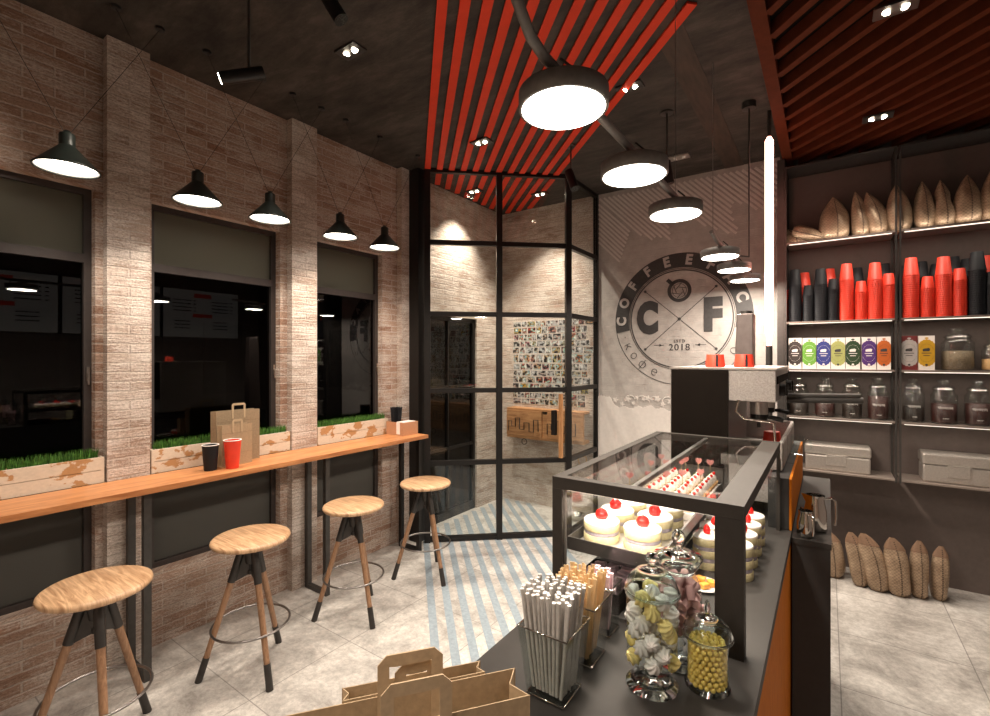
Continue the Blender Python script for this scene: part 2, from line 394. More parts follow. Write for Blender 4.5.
def text_into(mb, s, size, mat4, mi=0, offset=0, xs=1, extrude=.002, spacing=1):
    cu = bpy.data.curves.new('t', 'FONT'); cu.body = s; cu.size = size; cu.align_x = 'CENTER'; cu.align_y = 'CENTER'
    cu.offset = offset; cu.extrude = extrude; cu.space_character = spacing; cu.resolution_u = 4
    o = bpy.data.objects.new('t', cu); C.objects.link(o)
    dg = bpy.context.evaluated_depsgraph_get(); dg.update()
    me = bpy.data.meshes.new_from_object(o.evaluated_get(dg))
    S = Matrix.Diagonal((xs, 1, 1, 1))
    vs = [mat4 @ (S @ v.co) for v in me.vertices]
    if vs: mb.add(vs, [tuple(p.vertices) for p in me.polygons], mi)
    bpy.data.objects.remove(o); bpy.data.curves.remove(cu); bpy.data.meshes.remove(me)
def ray(px, py):
    a = (px - 495) / 475; c, s = .8197, .5728
    return (a * c - s, a * s + c, -(py - 358) / 475)
def X_at(px, Y):     # real X of something standing at depth Y
    r = ray(px, 358); return r[0] / r[1] * Y

CE = 3.55          # ceiling height
XW, XP = -3.35, -3.284   # wall plane and pilaster face
YB = 4.95          # back wall
XR, YF = 2.2, -1.6 # right wall, wall behind
# ------------------------------------------------------------------ room shell
mb = MB(); mb.box(XW - .3, XR + .1, YF - .1, YB + .3, -.1, 0); struct('floor', mb, 'floor', label='grey concrete tile floor', cat='floor')
mb = MB(); mb.box(XW - .3, XR + .1, YF - .1, YB + .3, CE, CE + .1)
struct('ceiling', mb, 'ceil', label='dark concrete ceiling', cat='ceiling')
WZ0, WZ1 = .45, 2.70
wins = [(-.6, .895), (1.165, 1.99), (2.30, 2.985)]
DOOR = (3.47, 4.42, 2.2)
mb = MB(); t = .14
ys = YF
for a, b in wins:
    mb.box(XW - t, XW, ys, a, 0, CE); mb.box(XW - t, XW, a, b, 0, WZ0); mb.box(XW - t, XW, a, b, WZ1, CE); ys = b
mb.box(XW - t, XW, ys, DOOR[0], 0, CE); mb.box(XW - t, XW, DOOR[0], DOOR[1], DOOR[2], CE)
struct('wall_left', mb, 'brick', label='brick wall with windows along the left', cat='wall')
mb = MB(); mb.box(XW - t, XW, DOOR[1], YB + .14, 0, CE); mb.box(XW - .001, XW + .006, DOOR[0], DOOR[1], DOOR[2], CE); struct('wall_lobby_left', mb, 'stone', label='pale split brick wall around the street door in the lobby', cat='wall')
for i, (a, b) in enumerate([(.93, 1.135), (2.045, 2.258), (3.165, 3.262)]):
    mb = MB(); mb.box(XW + .001, XP, a, b, 0, CE); struct('trim_%d' % (i + 1), mb, 'stone', label='brick pilaster %s' % ['between the two nearer windows', 'between the second and third windows', 'beside the black column'][i], cat='pilaster')
mb = MB(); mb.box(XW, -2.13, YB, YB + .14, 0, CE); struct('wall_lobby', mb, 'stone', label='rough pale brick wall of the glazed lobby', cat='wall')
mb = MB(); mb.box(-2.13, -.345, YB, YB + .14, 0, CE); struct('wall_back', mb, 'mural', label='pale relief wall carrying the round cafe emblem', cat='wall')
mb = MB(); mb.box(-.345, XR, YB, YB + .14, 0, CE); struct('wall_shelves', mb, 'unit', label='dark brown wall behind the shelving', cat='wall')
mb = MB(); mb.box(XR, XR + .1, YF, YB + .14, 0, CE); struct('wall_right', mb, 'plaster', label='grey plaster side wall', cat='wall')
mb = MB(); mb.box(XW, XR, YF - .1, YF, 0, CE); struct('wall_front', mb, 'brick', label='brick wall behind the viewer', cat='wall')
mb = MB(); mb.box(-.79, -.634, YF, YB, CE - .003, CE + .01); struct('trim_4', mb, 'beam', label='dark stained beam along the ceiling above the counter', cat='beam')
mb = MB(); mb.box(XP - .03, -3.165, 3.264, 3.40, 0, CE); struct('trim_5', mb, 'black', label='black steel column at the lobby corner', cat='column')
mb = MB(); mb.box(-.345, -.29, 4.66, YB, 0, 3.42); struct('trim_6', mb, 'iron', label='brown upright panel at the left end of the shelving', cat='panel')

# painted floor stripes, along the same diagonal as the ceiling slats
D = Vector((-1, 1, 0)) / math.sqrt(2); Nn = Vector((1, 1, 0)) / math.sqrt(2)
P0, PP = .156, .1128
def clip_diag(p, xr, xl, yt):
    # points on the diagonal line with perpendicular coordinate p between x=xr and x=xl (or y=yt)
    y_r = math.sqrt(2) * p - xr
    xe = xl; ye = math.sqrt(2) * p - xe
    if ye > yt: ye = yt; xe = math.sqrt(2) * p - ye
    return Vector((xr, y_r, 0)), Vector((xe, ye, 0))
st = MB()
for k in range(12):
    p = P0 + PP * k - .012; a, b = clip_diag(p, -.57, XW + .04, YB - .04)
    h = Nn * .027; st.add([a - h + Vector((0, 0, .0015)), a + h + Vector((0, 0, .0015)), b + h + Vector((0, 0, .0015)), b - h + Vector((0, 0, .0015))], [(0, 1, 2, 3)])
o = struct('trim_7', st, 'stripe', label='diagonal blue grey stripes painted on the floor', cat='floor stripes')

# ------------------------------------------------------------------ windows
names = ['nearest window, cut off by the left edge of the view', 'middle window behind the paper bags', 'far window next to the black column']
for i, (a, b) in enumerate(wins):
    w_ = sthing('window_%d' % (i + 1), names[i], 'window')
    xg = XW - .09; fr = MB(); q = .035
    for (y0, y1, z0, z1) in [(a, a + q, WZ0, WZ1), (b - q, b, WZ0, WZ1), (a + q, b - q, WZ1 - q, WZ1), (a + q, b - q, WZ0, WZ0 + q), (a + q, b - q, 2.285, 2.335), (a + q, b - q, .97, 1.01)]:
        fr.box(xg - .03, xg + .03, y0, y1, z0, z1)
    obj('window_frame', fr, 'winframe', w_)
    g = MB(); g.box(xg - .003, xg + .003, a + q, b - q, 1.01, 2.285); obj('window_pane', g, 'winglass', w_)
    g = MB(); g.box(xg - .004, xg + .004, a + q, b - q, 2.335, WZ1 - q); obj('frosted_transom', g, 'frost', w_)
    g = MB(); g.box(xg - .004, xg + .004, a + q, b - q, WZ0 + q, .97); obj('frosted_lower_pane', g, 'frostlow', w_)
    h = MB(); h.box(xg + .03, xg + .042, b - .025, b - .011, 1.62, 1.70); h.box(xg + .042, xg + .052, b - .023, b - .013, 1.60, 1.665); obj('window_handle', h, 'chrome', w_)
dr = sthing('door_1', 'black framed glazed street door inside the lobby', 'door')
fr = MB(); a, b, zt = DOOR; xg = XW - .05; q = .045
for (y0, y1, z0, z1) in [(a, a + q, 0, zt), (b - q, b, 0, zt), (a, b, zt - q, zt), (a, b, 0, .09), (a, b, .75, .78), (a, b, 1.42, 1.45), (.5 * (a + b) - .01, .5 * (a + b) + .01, 0, zt)]:
    fr.box(xg - .025, xg + .025, y0, y1, z0, z1)
obj('door_frame', fr, 'black', dr)
g = MB(); g.box(xg - .003, xg + .003, a + q, b - q, .09, zt - q); obj('door_pane', g, 'winglass', dr)

# street outside, only faintly seen
mb = MB(); mb.box(-16, XW - .3, -9, 14, -.25, -.12); struct('ground', mb, 'asphalt', label='dark street outside the windows', cat='street')
bl = thing('town_house', 'dim stone house front across the dark street', 'building', (-12.2, 3, -.12))
mb = MB(); mb.box(-.5, 0, -9, 9, 0, 8); obj('facade', mb, 'facade', bl)
for k in range(10):
    for zf in (1.0, 4.2):
        mb = MB(); mb.box(-.02, .05, -8.2 + k * 1.75, -7.3 + k * 1.75, zf, zf + 1.7); obj('window', mb, ['darkpanel'], bl)

# ------------------------------------------------------------------ glazed lobby partition
A = Vector((-3.11, 3.33, 0)); B = Vector((-2.09, 4.25, 0)); Cc = Vector((-2.09, YB, 0))
rows = [.03, .75, 1.44, 2.17, 2.85, CE - .015]
gp = thing('glass_partition', 'black steel framed glass partition of the entrance lobby', 'glass partition', A)
def seg_box(mb, p, q_, s0, s1, z0, z1, th, mi=0):
    d = (q_ - p); L = d.length; d = d / L; n = Vector((-d.y, d.x, 0)) * th / 2
    a_ = p + d * s0 - A; b_ = p + d * s1 - A
    mb.hexa([(*(a_ - n).xy, z0), (*(b_ - n).xy, z0), (*(b_ + n).xy, z0), (*(a_ + n).xy, z0)], [(*(a_ - n).xy, z1), (*(b_ - n).xy, z1), (*(b_ + n).xy, z1), (*(a_ + n).xy, z1)], mi)
LAB = (B - A).length; LBC = (Cc - B).length
fr = MB()
for s in (0, LAB / 2, LAB): seg_box(fr, A, B, s - .028, s + .028, 0, CE, .06)
for z in rows: seg_box(fr, A, B, .028, LAB - .028, max(0, z - .022), min(CE, z + .022), .045)
obj('diagonal_frame', fr, 'black', gp)
fr = MB(); seg_box(fr, B, Cc, LBC - .03, LBC, 0, CE, .05)
for z in rows: seg_box(fr, B, Cc, .03, LBC - .03, max(0, z - .022), min(CE, z + .022), .045)
obj('side_frame', fr, 'black', gp)
def panes(p, q_, L, cols):
    for c_ in range(cols):
        for r_ in range(5):
            g = MB(); seg_box(g, p, q_, L * c_ / cols + .03, L * (c_ + 1) / cols - .03, rows[r_] + .022, rows[r_ + 1] - .022, .006); obj('pane', g, 'glass', gp)
panes(A, B, LAB, 2); panes(B, Cc, LBC, 1)
hd = MB(); d = (B - A).normalized(); n = Vector((d.y, -d.x, 0)); c_ = d * (LAB - .09) + n * .06
hd.box(c_.x - .016, c_.x + .016, c_.y - .016, c_.y + .016, .78, 1.40)
for z in (.88, 1.30): hd.cyl((c_.x, c_.y, z), (c_.x - n.x * .06, c_.y - n.y * .06, z), .008, n=8)
obj('door_handle', hd, 'handlewood', gp)['label'] = 'upright wooden pull bar'
lk = MB(); c2 = d * (LAB - .15) + n * .03; lk.box(c2.x - .022, c2.x + .022, c2.y - .02, c2.y + .02, 1.0, 1.24); obj('door_lock', lk, 'black', gp)

# photo wall in the lobby
random.seed(4)
card = MB(); card.box(-.5, .5, -.04, 0, -.5, .5, 0); card.box(-.465, .465, -.06, -.035, -.44, .465, 1)
z = 1.19
cx0, cx1 = -3.19, -2.17
base_card = None
while z < 2.18:
    x = cx0 + random.uniform(0, .015); hh = random.choice([.07, .08, .11])
    while x < cx1 - .05:
        ww = random.choice([.06, .075, .10, .12])
        if base_card is None: o = obj('photo_print', card, ['white', 'photo']); base_card = o
        else: o = base_card.copy(); C.objects.link(o)
        o.location = (x + ww / 2, YB - .0005, z + hh / 2); o.scale = (ww * .96, .06, hh * .95)
        tag(o, 'small white bordered photo pinned to the lobby brick wall', 'photo', 'photos pinned on the lobby wall')
        x += ww + .002
    z += hh + .003
# rustic console below
cs = thing('wall_console', 'rustic wooden console with black pipe skyline hung under the photos', 'console', (-2.67, YB, .80))
b_ = MB(); b_.box(-.50, .50, -.16, -.002, 0, .035); b_.box(-.50, -.02, -.17, -.14, .035, .33); b_.box(.05, .50, -.17, -.14, .035, .33); b_.box(-.50, .50, -.16, -.002, .33, .355); b_.box(-.02, .05, -.15, -.13, .035, .30)
obj('console_body', b_, 'barnwood', cs, bevel=.003)
b_ = MB(); sky = [(-.47, .08), (-.47, .2), (-.42, .2), (-.42, .14), (-.37, .14), (-.37, .24), (-.31, .24), (-.31, .11), (-.25, .11), (-.25, .19), (-.18, .19), (-.18, .09), (-.12, .09), (-.12, .23), (-.06, .23), (-.06, .1)]
b_.tube([(x, -.18, z) for x, z in sky], .005, 6); b_.tube([(x + .53, -.18, z) for x, z in sky[:14]], .005, 6)
for s in (-.3, .3): b_.tube([(s + .035 * math.cos(t_ / 10 * 2 * PI), -.09, -.05 + .035 * math.sin(t_ / 10 * 2 * PI)) for t_ in range(10)], .004, 6, closed=True); b_.cyl((s, -.09, -.016), (s, -.09, .0), .004, n=6)
obj('pipe_skyline', b_, 'black', cs)
rg = MB(); rg.tube([(.05 * math.cos(t_ / 16 * 2 * PI), 0, .07 + .07 * math.sin(t_ / 16 * 2 * PI)) for t_ in range(16)], .007, 8, closed=True); rg.box(-.02, .02, 0, .04, .10, .16)
tag(obj('wall_hook_ring', rg, 'brass', loc=(-2.24, YB - .041, .54)), 'brass ring on the lobby brick wall below the console', 'ring')
bw = MB(); bw.shell([(.05, .004), (.085, .05), (.09, .06)], 20); bw.lathe([(.05, 0), (.05, .006)], 20); tag(obj('pet_bowl', bw, 'chrome', loc=(-2.22, 4.72, 0)), 'small metal bowl on the lobby floor by the glass', 'bowl')

# ------------------------------------------------------------------ slatted ceilings
sl = thing('slat_canopy', 'bright red diagonal slats running across the ceiling to the lobby', 'slatted ceiling', (-1.9, 2.8, CE))
o0 = Vector((-1.9, 2.8, CE))
for k in range(12):
    p = P0 + PP * k; a, b = clip_diag(p, -.557, XW + .06, YB - .06); h = Nn * .027
    mb = MB(); pts = [a - h, a + h, b + h, b - h]
    mb.hexa([Vector((q_.x, q_.y, CE - .016)) - o0 for q_ in pts], [Vector((q_.x, q_.y, CE - .004)) - o0 for q_ in pts])
    obj('slat', mb, 'red', sl)
ZR = 3.43
s2 = thing('slatted_ceiling_raft', 'dropped ceiling raft of red brown diagonal slats above the shelving side', 'slatted ceiling', (.9, 1.8, ZR))
o1 = Vector((.9, 1.8, ZR)); x0, x1, y0, y1 = -.31, XR - .02, YF + .02, YB - .02
mb = MB(); mb.box(x0 - .9, x0 + .07 - .9, y0 - 1.8, y1 - 1.8, 0, .07); obj('raft_border', mb, 'redbrown', s2)
mb = MB(); mb.box(x0 - .9, x1 - .9, y0 - 1.8, y1 - 1.8, .075, .115); obj('raft_backing', mb, 'darkpanel', s2)
pm = (x0 + y0) / math.sqrt(2); pM = (x1 + y1) / math.sqrt(2); k = 0; p = pm + .1
while p < pM:
    xs_ = x0 + .07; xe = x1
    ys_ = math.sqrt(2) * p - xs_; ye = math.sqrt(2) * p - xe
    if ys_ > y1: ys_ = y1; xs_ = math.sqrt(2) * p - ys_
    if ye < y0: ye = y0; xe = math.sqrt(2) * p - ye
    if xe > xs_ + .1:
        a = Vector((xs_, ys_, 0)); b = Vector((xe, ye, 0)); h = Nn * .022; pts = [b - h, b + h, a + h, a - h]
        mb = MB(); mb.hexa([Vector((q_.x, q_.y, ZR + .005)) - o1 for q_ in pts], [Vector((q_.x, q_.y, ZR + .074)) - o1 for q_ in pts]); obj('slat', mb, 'redbrown', s2)
    p += .148

# ------------------------------------------------------------------ logo on the back wall
lg = thing('wall_emblem', 'round black and white coffee emblem painted on the pale back wall', 'mural', (-1.21, YB, 2.14))
def arc_band(mb, r0, r1, a0, a1, y0, y1, n=64, mi=0):
    vs = []; 
    for i in range(n + 1):
        t = R(a0 + (a1 - a0) * i / n)
        for r in (r0, r1):
            for y in (y0, y1): vs.append((r * math.cos(t), y, r * math.sin(t)))
    fs = []
    for i in range(n):
        b = i * 4; fs += [(b, b + 4, b + 6, b + 2), (b + 1, b + 3, b + 7, b + 5), (b + 2, b + 6, b + 7, b + 3), (b, b + 1, b + 5, b + 4)]
    mb.add(vs, fs, mi)
mb = MB(); arc_band(mb, .515, .66, -11, 191, -.004, 0); 
obj('ring_band', mb, 'ink', lg)
mb = MB(); arc_band(mb, .503, .508, 0, 360, -.004, 0, 96); arc_band(mb, .483, .494, 0, 360, -.004, 0, 96); arc_band(mb, .655, .66, 191, 349, -.004, 0); obj('ring_lines', mb, 'ink', lg)
WALL = Matrix.Translation((0, -.006, 0)) @ Matrix.Rotation(R(90), 4, 'X')
for ch, an in zip('COFFEEFAC', [180, 161, 142, 122, 102, 81, 60, 39, 18]):
    mb = MB(); text_into(mb, ch, .135, Matrix.Translation((.588 * math.cos(R(an)), -.006, .588 * math.sin(R(an)))) @ Matrix.Rotation(R(90 - an), 4, 'Y') @ Matrix.Rotation(R(90), 4, 'X'), 0, .006, .95); obj('ring_letter', mb, 'pale', lg)
mb = MB()
for ch, an in zip('·кофео', [197, 207, 218.5, 231, 245, 327]):
    text_into(mb, ch, .13, Matrix.Translation((.585 * math.cos(R(an)), -.003, .585 * math.sin(R(an)))) @ Matrix.Rotation(R(270 - an), 4, 'Y') @ Matrix.Rotation(R(90), 4, 'X'), 0, -.003, 1)
def T(x, z): return Matrix.Translation((x, -.003, z)) @ Matrix.Rotation(R(90), 4, 'X')
text_into(mb, 'ESTD', .042, T(0, -.222), spacing=1.2)
text_into(mb, '2018', .092, T(0, -.285), spacing=1.15)
for s in (-1, 1):
    mb.box(s * .15, s * .25, -.003, 0, -.262, -.257); mb.poly([(s * .17, -.003, -.26), (s * .195, -.003, -.245), (s * .195, -.003, -.275)], (0, .003, 0))
for s in (-1, 1):
    a = Vector((-.34 * s, 0, .30)); b = Vector((.34 * s, 0, -.30)); dd = (b - a).normalized(); nn = Vector((-dd.z, 0, dd.x)) * .003
    mb.poly([a + nn, b + nn, b - nn, a - nn], (0, -.003, 0))
    for q_ in (a, b): mb.cyl((q_.x, -.004, q_.z), (q_.x, 0, q_.z), .013, n=12)
mb.cyl((0, -.004, 0), (0, 0, 0), .016, n=12)
obj('fine_lettering', mb, 'ink', lg)
mb = MB(); text_into(mb, 'C', .42, T(-.318, 0.01), 0, .028, .70); obj('initial_letter', mb, 'ink', lg)
mb = MB(); text_into(mb, 'F', .41, T(.305, 0.015), 0, .028, .82); obj('initial_letter', mb, 'ink', lg)
mb = MB(); cx, cz = -.0, .285
vs = MB(); arc_band(vs, .082, .115, 0, 360, -.004, 0, 40)
for i in range(6):
    t = R(60 * i + 15); t2 = R(60 * i + 95)
    a = Vector((.078 * math.cos(t), 0, .078 * math.sin(t))); b = Vector((.035 * math.cos(t2), 0, .035 * math.sin(t2))); dd = (b - a).normalized(); nn = Vector((-dd.z, 0, dd.x)) * .003
    vs.poly([a + nn, b + nn, b - nn, a - nn], (0, -.003, 0))
arc_band(vs, .066, .07, 0, 360, -.004, 0, 32)
t = R(135); hx = Vector((math.cos(t), 0, math.sin(t))); nx = Vector((-hx.z, 0, hx.x)) * .018
vs.poly([hx * .11 + nx, hx * .165 + nx, hx * .165 - nx, hx * .11 - nx], (0, -.004, 0))
vs.xf(Matrix.Translation((cx, 0, cz))); obj('cup_icon', vs, 'ink', lg)
# raised diagonal plaster lines at the top corners
rl = MB()
def rel_line(x, z, L):
    a = Vector((x, 0, z)); dd = Vector((.70, 0, -.71)); b = a + dd * L; nn = Vector((.71, 0, .70)) * .010
    rl.poly([a + nn, b + nn, b - nn, a - nn], (0, -.010, 0))
random.seed(2)
for k in range(34):
    x = -2.05 + k * .052; z = 3.50; L = .62 + .16 * math.sin(k * .55) + random.uniform(-.05, .05)
    L = min(L, max(.05, (-.36 - x) / .72)); rel_line(x, z, L)
for k in range(9): rel_line(-2.06, 3.44 - k * .052, .50 - k * .02)
tag(obj('plaster_relief_lines', rl, 'relief', loc=(0, YB, 0)), 'raised diagonal plaster lines across the top of the pale back wall', 'wall relief')
# raised splash relief along the bottom edge of the plaster
bl = MB(); random.seed(8); top = []
for k in range(150):
    x = -2.07 + k * 1.70 / 149; u = x + 2.07
    z = 1.325 - .090 * max(0, min(1, (u - .13) / .06)) + .012 * math.sin(u * 14) + .010 * math.sin(u * 47) + random.uniform(-.006, .006); top.append((x, -.010, z))
for a_, b2 in zip(top[:-1], top[1:]): bl.poly([a_, b2, (b2[0], -.010, .02), (a_[0], -.010, .02)], (0, .0095, 0))
for k in range(26):   # small raised blossoms and drops above the edge
    x = -1.86 + k * .055 + random.uniform(-.02, .02); z = 1.255 + random.uniform(0, .08); r = random.uniform(.010, .026)
    pts = [(x + r * (1 + .35 * math.cos(5 * t_ / 30 * 2 * PI)) * math.cos(t_ / 30 * 2 * PI), -.009, z + r * (1 + .35 * math.cos(5 * t_ / 30 * 2 * PI)) * math.sin(t_ / 30 * 2 * PI)) for t_ in range(30)]
    bl.poly(pts, (0, .009, 0))
for k in range(9):
    x = -1.70 + k * .13; bl.tube([(x + .07 * math.cos(R(200 - 24 * i)) * (1 - i * .06), -.004, 1.31 + .06 * math.sin(R(200 - 24 * i)) * (1 - i * .06)) for i in range(9)], .0045, 5)
tag(obj('plaster_splash_relief', bl, 'relief', loc=(0, YB - .0005, 0)), 'raised pale plaster splash below the round emblem', 'wall relief')

# ------------------------------------------------------------------ window bench
XB0, XB1, YE = -3.345, -2.94, 3.16
bn = thing('window_bench', 'long orange toned wooden window counter on black frames', 'counter', (-3.1, 1.5, 0))
mb = MB(); 
ycuts = [(-1.4, .925), (1.14, 2.04), (2.263, 3.16)]
mb.box(XP + .004 + 3.1, XB1 + 3.1, -1.4 - 1.5, YE - 1.5, 1.03, 1.06); obj('bench_top', mb, 'bench', bn)
def loop_frame(y):
    mb = MB(); x0, x1 = -3.27 + 3.1, -3.01 + 3.1; y -= 1.5; q = .018
    mb.box(x0, x0 + 2 * q, y - q, y + q, 0, 1.03); mb.box(x1 - 2 * q, x1, y - q, y + q, 0, 1.03); mb.box(x0 + 2 * q, x1 - 2 * q, y - q, y + q, 0, .03); mb.box(x0 + 2 * q, x1 - 2 * q, y - q, y + q, 1.0, 1.03)
    obj('leg_frame', mb, 'black' if y > 1 else 'iron', bn)
for y in (-.2, 1.03, 2.16, 3.13): loop_frame(y)
# planters with grass
plab = ['whitewashed wooden planter of grass in the nearest window', 'whitewashed wooden planter of grass behind the paper bags', 'whitewashed wooden planter of grass in the far window']
glab = ['dense green grass growing in the nearest window planter', 'dense green grass growing in the planter behind the paper bags', 'dense green grass growing in the far window planter']
random.seed(1)
for i, (a, b) in enumerate([(-.5, .92), (1.145, 2.035), (2.268, 3.00)]):
    x0, x1 = -3.425, -3.292
    if i != -1: x0 = -3.345
    L = b - a
    mb = MB(); mb.box(0, x1 - x0, 0, .014, 0, .14); mb.box(0, x1 - x0, L - .014, L, 0, .14); mb.box(x1 - x0 - .014, x1 - x0, .014, L - .014, 0, .068); mb.box(x1 - x0 - .014, x1 - x0, .014, L - .014, .071, .14); mb.box(0, .008, .014, L - .014, 0, .14); mb.box(.008, x1 - x0 - .014, .014, L - .014, 0, .125)
    o = obj('planter_box', mb, 'planter', loc=(x0, a, 1.0605)); tag(o, plab[i], 'planter', 'planters in the windows')
    g = MB()
    for k in range(int(L * 1500)):
        x = random.uniform(.010, x1 - x0 - .018); y = random.uniform(.02, L - .02); h = random.uniform(.045, .075); tt = random.uniform(0, PI); wx, wy = .0022 * math.cos(tt), .0022 * math.sin(tt)
        lx, ly = random.uniform(-.012, .012), random.uniform(-.012, .012)
        g.add([(x - wx, y - wy, .0), (x + wx, y + wy, 0), (x + wx * .8 + lx * .4, y + wy * .8 + ly * .4, h * .6), (x - wx * .8 + lx * .4, y - wy * .8 + ly * .4, h * .6), (x + lx, y + ly, h)], [(0, 1, 2, 3), (3, 2, 4)])
    o = obj('grass', g, 'grass', loc=(x0, a, 1.186)); tag(o, glab[i], 'grass', kind='stuff')

# ------------------------------------------------------------------ stools
def make_stool(label):
    t = thing('bar_stool', label, 'stool', (0, 0, 0), 0, 'bar stools along the window counter')
    mb = MB(); r = .204
    mb.lathe([(.0001, .720), (r - .02, .720), (r - .006, .724), (r, .735), (r - .003, .745), (r - .013, .751), (.0001, .753)], 48); obj('seat', mb, 'seat', t)
    mb = MB(); mb.cyl((0, 0, .56), (0, 0, .71), .013, n=12); mb.cyl((0, 0, .70), (0, 0, .720), .07, n=20); mb.cyl((0, 0, .54), (0, 0, .56), .02, n=12); obj('screw_post', mb, 'stoolmetal', t)
    br = MB()
    for i, an in enumerate((-8, 116, 240)):
        u = Vector((math.cos(R(an)), math.sin(R(an)), 0))
        top = u * .045 + Vector((0, 0, .69)); foot = u * .255 + Vector((0, 0, 0))
        P = lambda f: top.lerp(foot, f)
        lg_ = MB(); lg_.cyl(P(.22), P(.84), .0175, .015, 16); l = obj('leg', lg_, 'legwood', t)
        f_ = MB(); f_.cyl(P(.82), P(1) + Vector((0, 0, 0)), .0175, .0185, 16); obj('leg_sleeve', f_, 'stoolmetal', l)
        br.cyl(P(0), P(.26), .021, .020, 16)
        # sheet metal web from hub to leg
        s_ = Vector((-u.y, u.x, 0)) * .006
        a0, a1, a2, a3 = Vector((0, 0, .69)), P(.02) , P(.27) - u * .006, Vector((0, 0, .545))
        br.hexa([a3 - s_, a2 - s_, a2 + s_, a3 + s_], [a0 - s_, a1 - s_, a1 + s_, a0 + s_])
    br.cyl((0, 0, .60), (0, 0, .69), .028, .045, 16)
    obj('bracket', br, 'stoolmetal', t)
    rg = MB(); rg.tube([(.198 * math.cos(2 * PI * i / 48), .198 * math.sin(2 * PI * i / 48), .265) for i in range(48)], .0065, 8, closed=True)
    obj('foot_ring', rg, 'ring', t)
    return t
sl_ = ['round wooden bar stool nearest the viewer, cut by the picture bottom', 'round wooden bar stool second from the viewer, below the takeaway cups', 'round wooden bar stool third from the viewer, before the far window', 'round wooden bar stool farthest away, beside the glass lobby']
s0 = make_stool(sl_[0]); s0.location = (-2.646, .713, 0)
for k, (x, y, a) in enumerate([(-2.655, 1.405, 0), (-2.660, 2.115, -3), (-2.660, 2.825, -6)]): dup(s0, (x, y, 0), R(a), sl_[k + 1])

# ------------------------------------------------------------------ things on the window bench
def paper_bag(name, label, w_, d_, h_, loc, rz, hw=.08, hh=.05, both=True, hx=0, group=None, mat='kraft'):
    t = thing(name, label, 'paper bag', loc, rz, group)
    mb = MB(); th = .0012; g = d_ * .30
    def wall(p, q_):   # thin upright sheet p->q
        p = Vector((*p, 0)); q_ = Vector((*q_, 0)); dd = (q_ - p).normalized(); n = Vector((-dd.y, dd.x, 0)) * th
        mb.hexa([p, q_, q_ + n, p + n], [v + Vector((0, 0, h_)) for v in (p, q_, q_ + n, p + n)])
    w2, d2 = w_ / 2, d_ / 2
    wall((-w2, -d2), (w2, -d2)); wall((w2, d2), (-w2, d2))
    wall((w2, -d2), (w2 - g, 0)); wall((w2 - g, 0), (w2, d2)); wall((-w2, d2), (-w2 + g, 0)); wall((-w2 + g, 0), (-w2, -d2))
    mb.box(-w2 + .001, w2 - .001, -d2 + .001, d2 - .001, 0, .002)
    obj('bag_body', mb, mat, t)
    mb = MB()
    for s in (-1, 1): mb.box(-w2, w2, s * (d2 + .0003) - .0004, s * (d2 + .0003) + .0004, h_ * .80, h_ * .803); mb.box(-w2, w2, s * (d2 + .0003) - .0004, s * (d2 + .0003) + .0004, h_ * .30, h_ * .303)
    obj('crease_line', mb, 'fold', t)
    for s in ((-1, 1) if both else (-1,)):
        y = (-(d2 + .0025) if s < 0 else d2 - .003); mb = MB(); a = hw / 2; b = a - .013; c_ = .010
        out = [(-a, -.05), (-a, hh - c_), (-a + c_, hh), (a - c_, hh), (a, hh - c_), (a, -.05)]
        inn = [(-b, -.05), (-b, hh - c_ - .003), (-b + c_ * .6, hh - .014), (b - c_ * .6, hh - .014), (b, hh - c_ - .003), (b, -.05)]
        for k in range(5):
            p, q_, r_, s_ = out[k], out[k + 1], inn[k + 1], inn[k]
            mb.poly([(p[0], y, h_ + p[1]), (q_[0], y, h_ + q_[1]), (r_[0], y, h_ + r_[1]), (s_[0], y, h_ + s_[1])], (0, .0018, 0))
        mb.xf(Matrix.Translation((hx, 0, 0)))
        obj('bag_handle', mb, 'krafthandle', t)
    return t
paper_bag('paper_bag', 'larger brown paper bag standing on the window counter, behind', .285, .075, .34, (-3.25, 1.615, 1.0605), R(90), .09, .05, both=False, mat='kraftdark')
paper_bag('paper_bag', 'smaller brown paper bag on the window counter, in front of the larger', .20, .055, .26, (-3.150, 1.560, 1.0605), R(94), .07, .035, both=False)
def paper_cup(name, label, mat, loc, h, rt, rb, group=None):
    t = thing(name, label, 'cup', loc, 0, group)
    mb = MB(); mb.lathe([(rb, 0), (rb + .001, .004), (rt, h)], 28); mb.f.pop(); mb.m.pop(); mb.s.pop(); mb.shell([(rt - .002, h), (rb, h * .2)], 28); mb.lathe([(rb, h * .2), (.0001, h * .2)], 28)
    obj('cup_body', mb, mat, t)
    mb = MB(); mb.tube([(rt * math.cos(2 * PI * i / 28), rt * math.sin(2 * PI * i / 28), h) for i in range(28)], .0028, 6, closed=True); obj('rim', mb, 'white', t)['label'] = 'white rolled rim'
    return t
paper_cup('paper_cup', 'black paper cup on the window counter, left of the red one', 'blackcup', (-3.11, 1.392, 1.0605), .155, .046, .034)
paper_cup('paper_cup', 'red paper cup on the window counter before the small bag', 'redcup', (-3.06, 1.50, 1.0605), .175, .050, .036)
bx = thing('napkin_box', 'open brown card box with white label at the far end of the counter', 'box', (-3.17, 3.06, 1.0605))
mb = MB(); X0, X1, Y0, Y1 = -.11, .11, -.09, .09; q = .006
for a in [(X0, X1, Y0, Y0 + q), (X0, X1, Y1 - q, Y1), (X0, X0 + q, Y0 + q, Y1 - q), (X1 - q, X1, Y0 + q, Y1 - q)]: mb.box(*a, 0, .115)
mb.box(X0 + q, X1 - q, Y0 + q, Y1 - q, 0, .006); mb.box(-.003, .003, Y0 + q, Y1 - q, .006, .10); obj('box_body', mb, 'kraftbox', bx)
